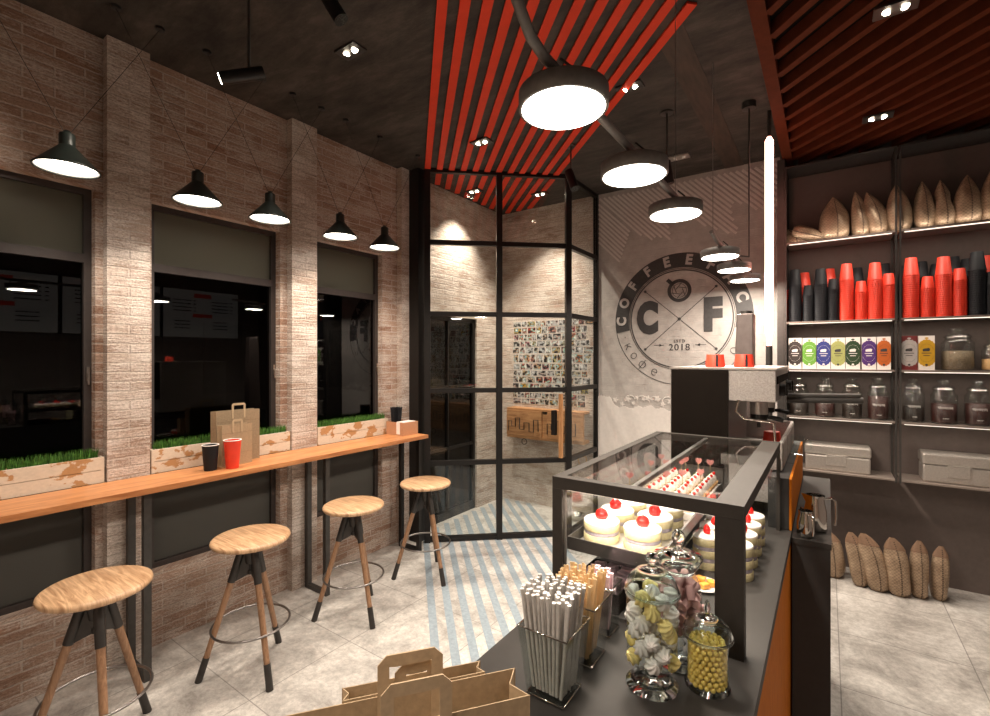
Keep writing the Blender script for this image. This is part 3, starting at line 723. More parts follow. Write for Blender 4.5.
mb = MB(); mb.box(.02, .065, Y0 - .001, Y0, .01, .116); obj('paper_label', mb, 'white', bx)
mb = MB()
for k in range(9): mb.box(.012 + .002 * (k % 2), .098, -.078, .07, .006 + k * .0125, .017 + k * .0125)
mb.xf(Matrix.Translation((-3.17, 3.06, 1.062))); o = obj('napkin_stack', mb, 'white'); tag(o, 'stack of white napkins in the brown card box', 'napkins')
random.seed(5)
cup = MB(); cup.lathe([(.040, 0), (.044, .10)], 20); cup.f.pop(); cup.m.pop(); cup.s.pop(); cup.shell([(.042, .1), (.038, .005)], 20)
tag(obj('straw_cup', cup, 'blackcup', loc=(-3.224, 3.04, 1.068)), 'black holder of drinking straws inside the brown card box', 'straw holder')
sb = MB(); sb.cyl((0, 0, 0), (0, 0, .225), .0036, n=8); st0 = None
for k in range(70):
    a = random.uniform(0, 2 * PI); r = .036 * math.sqrt(random.random())
    if st0 is None: st0 = obj('drinking_straw', sb, 'blackcup'); o = st0
    else: o = st0.copy(); C.objects.link(o)
    o.location = (-3.224 + r * math.cos(a), 3.04 + r * math.sin(a), 1.075); o.rotation_euler = (-2.2 * r * math.sin(a), 2.2 * r * math.cos(a), 0)
    tag(o, 'black drinking straw in the holder at the counter end', 'straw', 'black straws in the holder')

# ------------------------------------------------------------------ pendants by the window
def pendant(label, y):
    t = thing('pendant_lamp', label, 'lamp', (-2.98, y, 2.655), 0, 'black cone pendants above the window counter')
    mb = MB(); r = .123
    mb.shell([(r + .002, -.002), (r + .004, .002), (r - .002, .008), (.034, .105), (.031, .110)], 40)
    mb.lathe([(.031, .108), (.031, .162), (.028, .167), (.018, .169), (.012, .182), (.0001, .184)], 24); mb.tube([(r * math.cos(2 * PI * i / 48), r * math.sin(2 * PI * i / 48), 0) for i in range(48)], .0042, 8, closed=True); obj('lamp_shade', mb, 'lampblack', t)
    mb = MB(); mb.shell([(r, -.001), (.034, .105)], 40); obj('reflector', mb, 'lampin', t)
    mb = MB(); mb.lathe([(.0001, .012), (r - .016, .012), (r - .016, .014), (.0001, .014)], 36); obj('diffuser', mb, 'lampglow', t)
    mb = MB()
    for s in (-1, 1):
        mb.cyl((0, s * .008, .168), (0, s * .385, CE - 2.655 - .012), .0014, n=6); mb.cyl((0, s * .385, CE - 2.655 - .014), (0, s * .385, CE - 2.655), .022, n=16)
    obj('suspension_wires', mb, 'cable', t)
    light('pendant_light', 'SPOT', t, (0, 0, -.002), PEND_W, size=.08, angle=122, blend=.6)
    return t
for lab, y in [('nearest black cone pendant by the window counter, at the left', .69), ('second black cone pendant, in front of the middle window', 1.265), ('third black cone pendant, before the second brick pilaster', 1.70), ('fourth black cone pendant, above the far window', 2.245), ('farthest black cone pendant, next to the black column', 2.68)]: pendant(lab, y)

# ------------------------------------------------------------------ disc lamps above the bar
def disc_fixture(name, label, ys, bend, canopy):
    t = thing(name, label, 'lamp', (-.57, ys[0], 2.405), 0, 'disc lamp chains above the bar')
    r = .1175
    for y in ys:
        y -= ys[0]
        mb = MB(); mb.lathe([(r - .004, 0), (r, .002), (r, .045), (r - .006, .049), (.0001, .050)], 48, (0, y, 0)); mb.cyl((-.01, y - .03, .05), (-.01, y + .03, .075), .014, n=12); d_ = obj('disc_housing', mb, 'disc', t)
        mb = MB(); mb.lathe([(.0001, -.002), (r - .010, -.002), (r - .008, .0)], 40, (0, y, 0)); obj('diffuser', mb, 'lampglow', d_)
        mb = MB(); mb.tube([(.03, y - .075, .085), (.055, y - .07, .06), (.06, y - .05, .045), (.05, y - .03, .05)], .0035, 6); obj('power_lead', mb, 'cable', d_)
        light('disc_light', 'AREA', t, (0, y, -.005), DISC_W, size=.2)
    mb = MB(); L = ys[-1] - ys[0]; H = CE - 2.405
    if bend:
        pts = [(0, L, .085), (0, 0, .085), (0, -.10, .085), (0, -.17, .10), (0, -.23, .15), (0, -.255, .22), (0, -.26, .30), (0, -.26, H)]
        mb.tube(pts, .0135, 12)
    else: mb.tube([(0, -.28, .105), (0, -.10, .085), (0, L, .085)], .0125, 12)
    obj('tube_arm', mb, 'disc', t)
    mb = MB()
    for y in (ys[1] - ys[0] + .22 if bend else -.25, L + .2 if bend else .0):
        if bend: continue
    if bend: mb.cyl((0, L + .0, .05), (0, L, H), .0016, n=6)
    else:
        mb.cyl((0, -.235, .10), (0, -.235, H), .0022, n=6)
    obj('suspension_wire', mb, 'wire', t)
    if canopy:
        mb = MB(); x, y = .12, 3.77 - ys[0]; mb.cyl((x, y, H - .045), (x, y, H - .001), .045, n=28); mb.cyl((x, y, .055), (x, y, H - .04), .005, n=8); mb.cyl((x, y, .06), (0, y, .085), .006, n=8); obj('canopy', mb, 'iron', t)
    return t
disc_fixture('disc_pendant', 'near chain of three bright round disc lamps on a bent tube', [1.13, 1.69, 2.26], True, False)
DISC_W *= .45
disc_fixture('disc_pendant', 'unseen chain of disc lamps added behind the viewer as fill light', [-1.25, -.68, -.11], True, False)  # added chain out of view, brightens the surfaces facing the camera
DISC_W /= .45
disc_fixture('disc_pendant', 'far chain of three small looking disc lamps before the emblem', [3.37, 3.94, 4.51], False, True)

# ------------------------------------------------------------------ downlights and spots
def downlight(label, x, y, z, power=SPOT_W, on=True):
    t = thing('downlight', label, 'ceiling light', (x, y, z), 0, 'twin ceiling downlights')
    mb = MB(); mb.box(-.085, .085, -.05, .05, -.012, -.001); obj('trim_plate', mb, 'iron' if on else 'steel', t)
    for s in (-1, 1):
        mb = MB(); mb.cyl((s * .038, 0, -.017), (s * .036, 0, -.012), .018, n=20); obj('lens', mb, 'spotglow' if on else 'lampin', t)
    if on: light('downlight_beam', 'SPOT', t, (0, 0, -.03), power, size=.03, angle=95, blend=.8)
    return t
DLs = [('lit twin downlight in the concrete ceiling near the window side', -2.28, 1.79, CE), ('lit twin downlight among the left red slats', -2.33, 3.14, CE - .017), ('lit twin downlight at the last red slat above the bar side', -1.07, 3.09, CE),
       ('lit twin downlight in the red brown raft at the picture top', .27, 2.96, ZR), ('lit twin downlight in the red brown raft before the shelving', .29, 4.23, ZR),
       ('left lit twin downlight above the glazed lobby', -3.08, 4.02, CE - .017), ('right lit twin downlight above the glazed lobby', -2.55, 4.50, CE - .017),
       ('unseen twin downlight added in the ceiling behind the viewer as fill light', -1.6, .2, CE), ('unseen twin downlight added in the raft behind the viewer as fill light', .9, .8, ZR)]  # this pair is added out of view to light the counter front
for l_, x, y, z in DLs: downlight(l_, x, y, z, SPOT_W * (3.2 if 'lobby' in l_ else 1))
downlight('unlit pale twin downlight in the ceiling near the emblem wall', -1.08, 4.42, CE, on=False)
def track_spot(label, x, y, drop, aim, on, L=.15, r=.032):
    t = thing('ceiling_spotlight', label, 'spotlight', (x, y, CE), 0)
    mb = MB(); mb.cyl((0, 0, -.012), (0, 0, 0), .045, n=20); mb.cyl((0, 0, -drop), (0, 0, -.01), .007, n=8); obj('drop_rod', mb, 'iron', t)
    a = Vector(aim).normalized(); c_ = Vector((0, 0, -drop)); 
    mb = MB(); mb.cyl(c_ - a * L * .35, c_ + a * L * .65, r, n=24); obj('spot_body', mb, 'black', t)
    mb = MB(); mb.cyl(c_ + a * L * .65, c_ + a * (L * .65 + .003), r * .8, n=20); obj('lens', mb, 'spotglow' if on else 'glass', t)
    if on:
        l_ = light('spot_beam', 'SPOT', t, c_ + a * (L * .65 + .02), 25, size=.03, angle=60); l_.rotation_euler = a.to_track_quat('-Z', 'Y').to_euler()
    return t
track_spot('black cylinder spotlight hanging before the glass lobby', -1.78, 3.67, .27, (.22, -.10, -.5), False, .19, .036)
track_spot('black cylinder spotlight hanging behind the second disc lamp', -.96, 3.57, .42, (.1, .1, -.7), False, .16, .036)
track_spot('lit black spotlight on a rod near the first brick pilaster', -2.29, 1.20, .43, (-.50, -.70, -.30), True, .20, .030)
track_spot('black spotlight partly visible at the top edge of the picture', -1.95, 1.42, .10, (.3, .2, -.6), False, .14, .035)

# ------------------------------------------------------------------ neon tube
nt_ = thing('light_tube', 'tall glowing pinkish vertical light tube beside the shelving', 'tube lamp', (-.345, 3.98, 0))
mb = MB(); mb.lathe([(.016, 1.84), (.019, 1.91), (.028, 1.93), (.028, 3.33), (.014, 3.36)], 20); obj('tube', mb, 'tube', nt_)
mb = MB(); mb.lathe([(.07, 0), (.07, .02), (.022, .021), (.022, 1.838)], 24); obj('support_post', mb, 'iron', nt_)
mb = MB(); mb.cyl((0, 0, 3.36), (0, 0, CE - .001), .012, n=12); obj('top_mount', mb, 'iron', nt_)

# ------------------------------------------------------------------ shelving
SY0, SY1 = 4.65, YB - .002
SH = [2.71, 2.05, 1.66, 1.27, .837]
def shelving(label, x0, x1):
    t = thing('shelving_unit', label, 'shelving', ((x0 + x1) / 2, 4.8, 0), 0, 'shelving units on the dark wall')
    ox, oy = (x0 + x1) / 2, 4.8
    q = .012
    for x in (x0, x1 - q):
        mb = MB(); mb.box(x - ox, x + q - ox, SY0 - oy, SY0 + q - oy, .81, 3.345); mb.box(x - ox, x + q - ox, SY1 - .012 - oy, SY1 - oy, .81, 3.345); obj('upright', mb, 'iron', t)
    for z in SH:
        mb = MB(); mb.box(x0 + q - ox, x1 - q - ox, SY0 - oy, SY1 - .013 - oy, z - .014, z); s_ = obj('shelf_board', mb, 'shelf', t)
        mb = MB(); mb.box(x0 + q - ox, x1 - q - ox, SY0 - .004 - oy, SY0 - oy, z - .012, z); obj('shelf_edge', mb, 'shelf', s_)
    mb = MB(); mb.box(x0 + q - ox, x1 - q - ox, SY0 - oy, SY0 + q - oy, 3.333, 3.345); mb.box(x0 + q - ox, x1 - q - ox, SY0 + q - oy, SY1 - oy, 3.337, 3.345); obj('top_board', mb, 'iron', t)
    for i, z in enumerate(SH[:4]):
        p = MB(); p.box(x0 + .03 - ox, x1 - .03 - ox, SY0 + .012 - oy, SY0 + .022 - oy, z - .019, z - .0141); obj('led_strip', p, 'ledglow', t)
        l = light('led_light', 'AREA', t, (0, SY0 + .017 - oy, z - .021), LED_W, size=x1 - x0 - .06, sizey=.01)
    return t
UA = (-.288, .432); UB = (.445, 1.165)
shelving('left metal shelving unit next to the light tube', *UA)
shelving('right metal shelving unit, cut off by the right edge of the view', *UB)
for x0, x1 in (UA, UB): light('sack_light', 'AREA', None, ((x0 + x1) / 2, SY0 + .006, 2.716), .5, (R(180 - 35), 0, 0), size=x1 - x0 - .08, sizey=.006)
# coffee sacks
def sack_mesh(h, wd, dp, lean=0, seed=0, pinch=.0, pod=False):
    random.seed(seed); mb = MB(); n = 22; m = 15; vs = []
    for k in range(m + 1):
        f = k / m; 
        w_ = (.72 + .28 * math.sin(min(1, f * 4) * PI / 2)) * (1 - .12 * f) * (1 - max(0, (f - .42) / .58) ** 2.1 * .96)
        if pod: w_ = (.80 + .20 * math.sin(min(1, f * 3) * PI / 2)) * (1 - max(0, (f - .62) / .38) ** 2.3 * .80)
        w_ = max(.04, w_); w_ *= 1 - pinch * math.exp(-((f - .55) / .12) ** 2)
        dpt = (.7 + .3 * math.sin(min(1, f * 4) * PI / 2)) * (1 - max(0, (f - .15) / .85) ** 1.5 * .95); dpt = max(.04, dpt)
        if k in (0,): w_ = .55; dpt = .55
        for i in range(n):
            t = 2 * PI * i / n; c_, s_ = math.cos(t), math.sin(t)
            wr = 1 + .05 * math.sin(3 * t + seed + f * 6) + .03 * math.sin(5 * t + f * 11 + seed)
            x = abs(c_) ** .8 * (1 if c_ > 0 else -1) * wd / 2 * w_ * wr + lean * h * f * f; y = abs(s_) ** .9 * (1 if s_ > 0 else -1) * dp / 2 * dpt * wr
            vs.append((x, y, h * f))
    fs = [(k * n + i, k * n + (i + 1) % n, (k + 1) * n + (i + 1) % n, (k + 1) * n + i) for k in range(m) for i in range(n)]
    mb.add(vs, fs, 0, True); mb.add(vs[:n], [tuple(range(n))[::-1]], 0); mb.add(vs[-n:], [tuple(range(n))], 0)
    cap = MB()
    if pod:
        kk = int(m * .86); tv = vs[kk * n:]; cap.add([((x - lean * h) * 1.06 + lean * h, y * 1.06, z + .002) for x, y, z in tv], [f for f in [(k * n + i, k * n + (i + 1) % n, (k + 1) * n + (i + 1) % n, (k + 1) * n + i) for k in range(m - kk) for i in range(n)]], 0, True)
    st_ = MB()   # seam stitching up the front
    for k in range(1, m * 2 - 1):
        f = k / (m * 2); kk = f * m; i0 = int(kk); fr_ = kk - i0; idx = int(n * .75) + 1
        a = Vector(vs[i0 * n + idx]).lerp(Vector(vs[(i0 + 1) * n + idx]), fr_); st_.box(a.x - .0035, a.x + .0035, a.y - .0025, a.y + .001, a.z - .004, a.z + .003)
    return mb, st_, cap
def sack(label, x, y, z, h, wd, dp, lean=0, seed=0, pinch=0, rz=0, tiltx=0, ry=0, group=None, pod=False):
    t = thing('coffee_sack', label, 'sack', (x, y, z), 0, group); t.rotation_euler = (R(tiltx), R(ry), R(rz))
    a, b, c = sack_mesh(h, wd, dp, lean, seed, pinch, pod); obj('sack_body', a, 'sack', t); obj('seam', b, 'seam', t)
    if pod: obj('folded_top', c, 'sacktop', t)
    return t
def Xs(px, Y): return X_at(px, Y)
def Zs(py, px, Y):
    r = ray(px, py); return 1.75 + r[2] / r[1] * Y
GS = 'coffee sacks on the top shelf'; ys_ = 4.775
tops = [('first upright coffee sack on the top shelf, broad, after the slumped ones', 835, 197, 31, 0, 3, 0, -2), ('slim pointed coffee sack on the top shelf', 861, 191, 19, -.10, 4, .0, 0), ('coffee sack leaning left, just left of the shelving divider', 878, 190.5, 24, -.20, 5, 0, 0),
        ('coffee sack on the top shelf right behind the divider', 899, 184, 26, -.05, 6, 0, 0), ('narrow coffee sack, first right of the divider on the top shelf', 924.5, 181, 22, -.04, 7, .06, 0), ('pinched coffee sack, second right of the divider on the top shelf', 944, 179.5, 22, -.06, 8, .22, 0),
        ('broad coffee sack, third right of the divider on the top shelf', 967, 175, 29, 0, 9, 0, 0), ('large coffee sack at the right edge of the top shelf view', 992, 169, 26, 0, 10, 0, 0)]
for lab, px, py, wpx, lean, sd, pin, ry in tops:
    h = Zs(py, px, ys_) - 2.7115; wd = Xs(px + wpx / 2, ys_) - Xs(px - wpx / 2, ys_)
    sack(lab, Xs(px, ys_), ys_, 2.7115, h, wd * 1.04, .15, lean, sd, pin, ry=ry, group=GS)
sack('lying coffee sack sloping on the slumped one at the left of the top shelf', -.205, 4.745, 2.775, .25, .11, .11, 0, 21, 0, ry=112, group=GS).location = (-.235, 4.745, 2.83)
sack('slumped flat coffee sack at the far left end of the top shelf', -.225, 4.82, 2.7115, .15, .20, .12, -.35, 22, 0, group=GS)
yf = 4.76; GF = 'coffee sacks on the floor against the dark wall'
for lab, px, pb, pt, wpx, sd, lean in [('floor coffee sack half hidden by the bar end, leftmost', 833, 576, 531, 25, 31, -.10), ('slim pointed floor coffee sack, second from the left', 860, 585, 533, 20, 32, -.15), ('floor coffee sack leaning left with printed crest, third from the left', 878, 590, 535, 25, 33, -.22), ('tallest broad floor coffee sack, fourth from the left', 899, 595, 538, 25, 34, -.10), ('upright floor coffee sack, second from the right', 919, 597, 540, 20, 35, 0), ('floor coffee sack at the right end of the row', 939, 599, 545, 19, 36, .03)]:
    r = ray(px, pb); Y = min(4.80, 1.75 / -r[2] * r[1]); x = Xs(px, Y); h = Zs(pt, px, Y + .03)
    wd = Xs(px + wpx / 2, Y) - Xs(px - wpx / 2, Y); sack(lab, x, Y, .001, max(.3, h), wd, .13, lean, sd, 0, group=GF, pod=True)

# stacks of paper cups, each cup its own object
def cup_mesh(h, rt, rb):
    mb = MB(); n = 20   # mouth down
    mb.lathe([(rt + .0025, 0), (rt + .003, .003), (rt, .006), (rb, h - .001), (rb - .002, h)], n); return mb
CM = {}
for key, h, rt, rb in (('big', .135, .047, .034), ('small', .090, .040, .030)):
    for colr in ('redcup', 'blackcup'):
        o = obj('paper_cup', cup_mesh(h, rt, rb), colr); CM[key, colr] = (o.data, h); bpy.data.objects.remove(o)
first_cups = 0
def stack(px, ptop, key, colr, Y, where, stuff=False):
    me, h = CM[key, colr]; x = Xs(px, Y); zt = Zs(ptop, px, Y); pitch = .0150 if key == 'big' else .0130
    n = max(3, int((zt - h - 2.051) / pitch) + 1); pitch = (zt - h - 2.051) / (n - 1)
    cn = 'red' if colr == 'redcup' else 'black'
    sk = 'tall' if key == 'big' else 'short'
    if stuff:
        mb = MB(); c_ = cup_mesh(h, *((.047, .034) if key == 'big' else (.040, .030)))
        for k in range(n): mb.add([(a, b, c + k * pitch) for a, b, c in c_.v], c_.f, 0, True)
        return mb.xf(Matrix.Translation((x, Y, 2.051)))
    for k in range(n):
        o = bpy.data.objects.new('paper_cup', me); C.objects.link(o); o.location = (x, Y, 2.051 + k * pitch)
        tag(o, '%s cup nested in the %s stack, %s' % (cn, sk, where), 'cup', '%s cups in the stack %s' % (cn, where))
YS = 4.712
for a in [(795, 270, 'big', 'blackcup', 'leftmost on the cup shelf'), (808.3, 285.5, 'small', 'blackcup', 'second from left on the cup shelf'), (820.6, 269, 'big', 'blackcup', 'third from left on the cup shelf'), (833.4, 279, 'small', 'blackcup', 'just left of the first red stack'),
          (846.5, 264, 'big', 'redcup', 'the first red one at the front'), (861, 281.3, 'small', 'redcup', 'between two tall red stacks'), (875, 263, 'big', 'redcup', 'second tall red one left of the divider'), (888.7, 273.7, 'small', 'redcup', 'touching the divider on its left'),
          (911, 258, 'big', 'redcup', 'first right of the divider'), (927.5, 276.5, 'small', 'redcup', 'second right of the divider'), (943.5, 257, 'big', 'redcup', 'third right of the divider'), (959.5, 268.5, 'small', 'redcup', 'left of the tallest black stack'), (977, 252, 'big', 'blackcup', 'tallest one near the right edge'), (992, 272, 'small', 'blackcup', 'cut by the right edge of the view')]:
    stack(a[0], a[1], a[2], a[3], YS, a[4])
YB2 = 4.845
backs = {'redcup': MB(), 'blackcup': MB()}
for px, pt, key, colr in [(790.5, 290, 'small', 'redcup'), (804.5, 273, 'big', 'redcup'), (829.5, 269, 'big', 'redcup'), (857, 268, 'big', 'blackcup'), (884, 264, 'big', 'blackcup'), (905, 266, 'small', 'blackcup'), (921, 262, 'big', 'blackcup'), (936, 264, 'small', 'blackcup'), (953, 257, 'big', 'blackcup'), (967, 259, 'big', 'blackcup'), (985.5, 256, 'big', 'redcup')]:
    m_ = stack(px, pt, key, colr, YB2, '', True); b_ = backs[colr]; b_.add(m_.v, m_.f, 0, True)
tag(obj('paper_cups', backs['redcup'], 'redcup'), 'red paper cup stacks standing behind the front row on the shelf', 'cups', kind='stuff')
tag(obj('paper_cups', backs['blackcup'], 'blackcup'), 'black paper cup stacks standing behind the front row on the shelf', 'cups', kind='stuff')

# tea cartons
def carton(label, px0, px1, ptop, col, bandcol=None, Y=4.675):
    x0, x1 = Xs(px0, Y), Xs(px1, Y); zt = Zs(ptop, (px0 + px1) / 2, Y); w_ = x1 - x0 - .002; h = zt - 1.661
    t = thing('tea_carton', label, 'carton', ((x0 + x1) / 2, Y + .035, 1.661), 0, 'tea cartons on the middle shelf')
    mk = 'carton_' + label.split()[0]; M[mk] = simple(mk, tuple(c_ * .72 for c_ in col), .5, 0, .05)
    mb = MB(); mb.box(-w_ / 2, w_ / 2, -.035, .035, 0, h); obj('carton_body', mb, 'white' if not bandcol else bandcol, t)
    mb = MB(); pts = []; a, b = w_ * .66, h * .385
    n = 44
    for i in range(n):
        rr = 1 + (.045 if i % 2 else 0); x = max(-w_ / 2, min(w_ / 2, a * rr * math.cos(2 * PI * i / n))); pts.append((x, -.035, h * .50 + b * rr * math.sin(2 * PI * i / n)))
    mb.poly(pts, (0, -.0008, 0)); e = [(.011 * math.cos(2 * PI * i / 14), -.035, h * .93 + .006 * math.sin(2 * PI * i / 14)) for i in range(14)]; mb.poly(e, (0, -.0008, 0)); obj('badge', mb, mk, t)
    mb = MB(); rgb = 'white' if sum(col) < 1.1 or bandcol is None and col[2] > .2 else 'ink'
    c2 = h * .5
    mb.box(-w_ * .3, w_ * .3, -.037, -.0358, c2 - .004, c2 + .001); mb.box(-w_ * .2, w_ * .2, -.037, -.0358, c2 - .022, c2 - .017)
    mb.poly([(-.02, -.0358, c2 + .012), (.016, -.0358, c2 + .012), (.02, -.0358, c2 + .03), (.012, -.0358, c2 + .036), (-.014, -.0358, c2 + .032), (-.022, -.0358, c2 + .026)], (0, -.001, 0))
    for s in (-1, 1): mb.tube([(x, -.0362, c2 + s * (h * .26 * math.sqrt(max(0, 1 - (x / (w_ * .47)) ** 2)))) for x in [w_ * (.44 - .088 * i) for i in range(11)]], .0006, 4)
    mb.poly([(.008 * math.cos(2 * PI * i / 10), -.0358, h * .15 + .008 * math.sin(2 * PI * i / 10)) for i in range(10)], (0, -.001, 0))
    obj('print', mb, rgb if col[0] < .6 or bandcol else 'ink', t)
    return t
M['maroon'] = simple('maroon_card', (.16, .02, .02), .5)
for a in [('black badged white tea carton at the left end of the shelf', 788.4, 801.6, 338, (.05, .035, .03)), ('green badged white tea carton, second from the left', 802.3, 816.3, 338, (.20, .50, .06)), ('blue badged white tea carton', 816.6, 830.5, 337.8, (.04, .06, .32)), ('pale yellow green badged tea carton between blue and dark green', 830.9, 845.3, 337.6, (.52, .55, .18)),
          ('darkgreen badged tea carton with a pale animal print', 845.6, 860.3, 337.2, (.02, .06, .015)), ('purple badged white tea carton', 861.7, 876.4, 337, (.10, .03, .22)), ('orange badged tea carton beside the divider', 877, 891, 336.7, (.72, .16, .02)),
          ('silver badged maroon tea carton just right of the divider', 900.6, 917.8, 336, (.60, .55, .52), 'maroon'), ('golden yellow badged white tea carton right of the maroon one', 918.2, 935, 335.7, (.80, .45, .02))]: carton(*a)
# jars on shelves
def shelf_jar(label, px0, px1, ptop, pbase_z, content, fill, Y=4.745, group='label jars on the lower shelf', lines=True):
    x0, x1 = Xs(px0, Y), Xs(px1, Y); r = (x1 - x0) / 2 * .99; h = Zs(ptop, (px0 + px1) / 2, Y) - pbase_z; t = thing('glass_jar', label, 'jar', ((x0 + x1) / 2, Y, pbase_z), 0, group)
    bh = h * .72
    mb = MB(); mb.lathe([(r * .92, 0), (r, .008), (r, bh * .88), (r * .80, bh * .98), (r * .76, bh), (r * .76, bh + h * .04)], 28); mb.f.pop(); mb.m.pop(); mb.s.pop(); obj('jar_body', mb, 'jarglass', t)
    mb = MB(); mb.lathe([(r * .82, bh + h * .04), (r * .84, bh + h * .07), (r * .62, bh + h * .12), (r * .34, bh + h * .14), (r * .30, bh + h * .18), (r * .52, bh + h * .21), (r * .54, bh + h * .25), (.0001, bh + h * .28)], 28); obj('lid', mb, 'jarglass', t)
    mb = MB(); mb.tube([(r * .82 * math.cos(2 * PI * i / 24), r * .82 * math.sin(2 * PI * i / 24), bh + h * .055) for i in range(24)], .003, 6, closed=True); obj('rim_wire', mb, 'chrome', t)
    mb = MB(); mb.lathe([(r * .86, .006), (r * .95, .014), (r * .95, bh * fill), (.0001, bh * fill + .004)], 24); obj('contents', mb, content, t)
    if lines:
        mb = MB(); random.seed(int(px0)); pts = []
        for i in range(34):
            an = -PI / 2 + (-.55 + 1.1 * i / 33); zz = bh * .50 + .009 * math.sin(i * 1.7) + .004 * math.sin(i * 2.9); pts.append(((r + .0015) * math.cos(an), (r + .0015) * math.sin(an), zz))
        mb.tube(pts, .0010, 5); obj('handwritten_label', mb, 'script', t); mb = MB()
        mb.tube([((r + .0015) * math.cos(-PI / 2 - .22 + .044 * i), (r + .0015) * math.sin(-PI / 2 - .22 + .044 * i), bh * .17 + .003 * math.sin(i * 2.2)) for i in range(11)], .0012, 5)
        obj('small_label', mb, 'script', t)
    return t
for lab, a, b, c_, cnt, fl in [('labelled jar at the left end of the lower shelf, behind the machine spout', 789, 809, 377, 'coffee', .50), ('second labelled jar from the left on the lower shelf', 814.5, 835.5, 377, 'cherrybits', .52), ('third labelled jar from the left on the lower shelf', 841.5, 862.5, 377, 'coffee', .62), ('fourth labelled jar, just left of the divider, filled higher', 867, 889.5, 377.5, 'cherrybits', .76),
                      ('labelled jar just right of the divider on the lower shelf', 902, 925, 378, 'coffee', .5), ('labelled jar of dark berries in the middle of the right unit', 930, 958, 379, 'cherrybits', .62), ('labelled jar nearest the right edge on the lower shelf', 964, 992, 380, 'cherrybits', .66)]:
    shelf_jar(lab, a, b, c_, 1.271, cnt, fl)
shelf_jar('large wide jar of pale beans on the carton shelf', 940.5, 975, 327.5, 1.661, 'cereal', .62, Y=4.77, group='bean jars on the carton shelf', lines=False)
shelf_jar('smaller bean jar cut by the right edge on the carton shelf', 981, 1006, 339, 1.661, 'pastry', .5, Y=4.77, group='bean jars on the carton shelf', lines=False)
# tins
def tin(label, px0, px1, ptop, Y=4.70):
    x0, x1 = Xs(px0, Y), Xs(px1, Y); w_ = x1 - x0; h = Zs(ptop, (px0 + px1) / 2, Y) - .838; t = thing('storage_tin', label, 'tin box', ((x0 + x1) / 2, Y, .838), 0, 'pale storage tins on the bottom shelf')
    mb = MB(); mb.box(-w_ / 2 + .004, w_ / 2 - .004, 0, .20, 0, h * .60); obj('tin_body', mb, 'tin', t, bevel=.012)
    mb = MB(); mb.box(-w_ / 2, w_ / 2, -.004, .204, h * .61, h); obj('lid', mb, 'tin', t, bevel=.014)
    mb = MB(); mb.box(-w_ * .16, w_ * .16, -.007, .0035, h * .60, h * .64); mb.box(-w_ * .16, w_ * .14, -.006, .0035, h * .22, h * .60); obj('latch', mb, 'tin', t, bevel=.002)
tin('pale metal storage tin at the left of the bottom shelf', 804.5, 871.5, 446); tin('pale metal storage tin at the right of the bottom shelf', 922, 1000, 456)

# ------------------------------------------------------------------ bar counter
CX0, CX1, CZ = -.617, -.109, 1.10
ct = thing('bar_counter', 'dark grey bar counter with orange veneer on its staff side', 'counter', (-.36, 1.2, 0))
def b_(mb, x0, x1, y0, y1, z0, z1): mb.box(x0 + .36, x1 + .36, y0 - 1.2, y1 - 1.2, z0, z1)
mb = MB(); b_(mb, CX0, CX1, .12, 3.12, CZ - .03, CZ); obj('counter_top', mb, 'counter', ct)
mb = MB(); b_(mb, CX0 + .01, CX1 - .02, .14, 3.10, 0, CZ - .03); obj('counter_body', mb, 'cabinet', ct)
mb = MB(); b_(mb, CX1 - .018, CX1 - .002, .14, 3.10, 0, CZ - .03); obj('veneer_panel', mb, 'orange', ct)
rs = thing('counter_riser', 'raised dark block with orange side standing on the bar counter', 'counter riser', (-.145, 2.6, CZ))
for k, (a, b) in enumerate([(2.105, 2.42), (2.425, 2.72), (2.725, 3.10)]):
    mb = MB(); mb.box(-.042, .028, a - 2.6, b - 2.6, 0, .194); obj('riser_box', mb, 'cabinet', rs, bevel=.002)
mb = MB(); mb.box(.028, .036, -.495, .50, 0, .192); obj('riser_veneer', mb, 'orange', rs)
sp = thing('side_ledge', 'narrow dark grey ledge along the staff side of the bar', 'ledge', (-.05, 2.6, 0))
mb = MB(); mb.box(-.058, .064, -.53, .60, 1.065, 1.085); obj('ledge_top', mb, 'counter', sp)
mb = MB(); mb.box(-.056, .061, -.525, .595, 0, 1.065); obj('ledge_body', mb, 'cabinet', sp)
# pitchers
def pitcher(label, x, y, z, h, r, rz):
    t = thing('milk_pitcher', label, 'pitcher', (x, y, z), R(rz), 'steel milk pitchers on the ledge')
    mb = MB(); mb.lathe([(r * .9, 0), (r, .006), (r * .98, h * .55), (r * .78, h * .85), (r * .82, h)], 32); mb.f.pop(); mb.m.pop(); mb.s.pop(); mb.shell([(r * .80, h), (r * .76, h * .85), (r * .95, h * .5), (r * .9, .006)], 32)
    # spout
    sp_ = MB(); mb.add([(r * .7, -r * .35, h), (r * 1.25, 0, h * 1.03), (r * .7, r * .35, h), (r * .72, 0, h * .70)], [(0, 1, 3), (1, 2, 3)], 0); obj('pitcher_body', mb, 'chrome', t)
    mb = MB(); mb.tube([(-r * .78, 0, h * .90), (-r * 1.45, 0, h * .93), (-r * 1.75, 0, h * .86), (-r * 1.78, 0, h * .40), (-r * 1.68, 0, h * .18)], .0045, 8); obj('handle', mb, 'chrome', t)
pitcher('larger steel milk pitcher on the dark ledge', -.037, 2.215, 1.086, .135, .038, 195)
pitcher('smaller steel milk pitcher in front of the larger one on the ledge', -.066, 2.118, 1.086, .095, .028, 120)

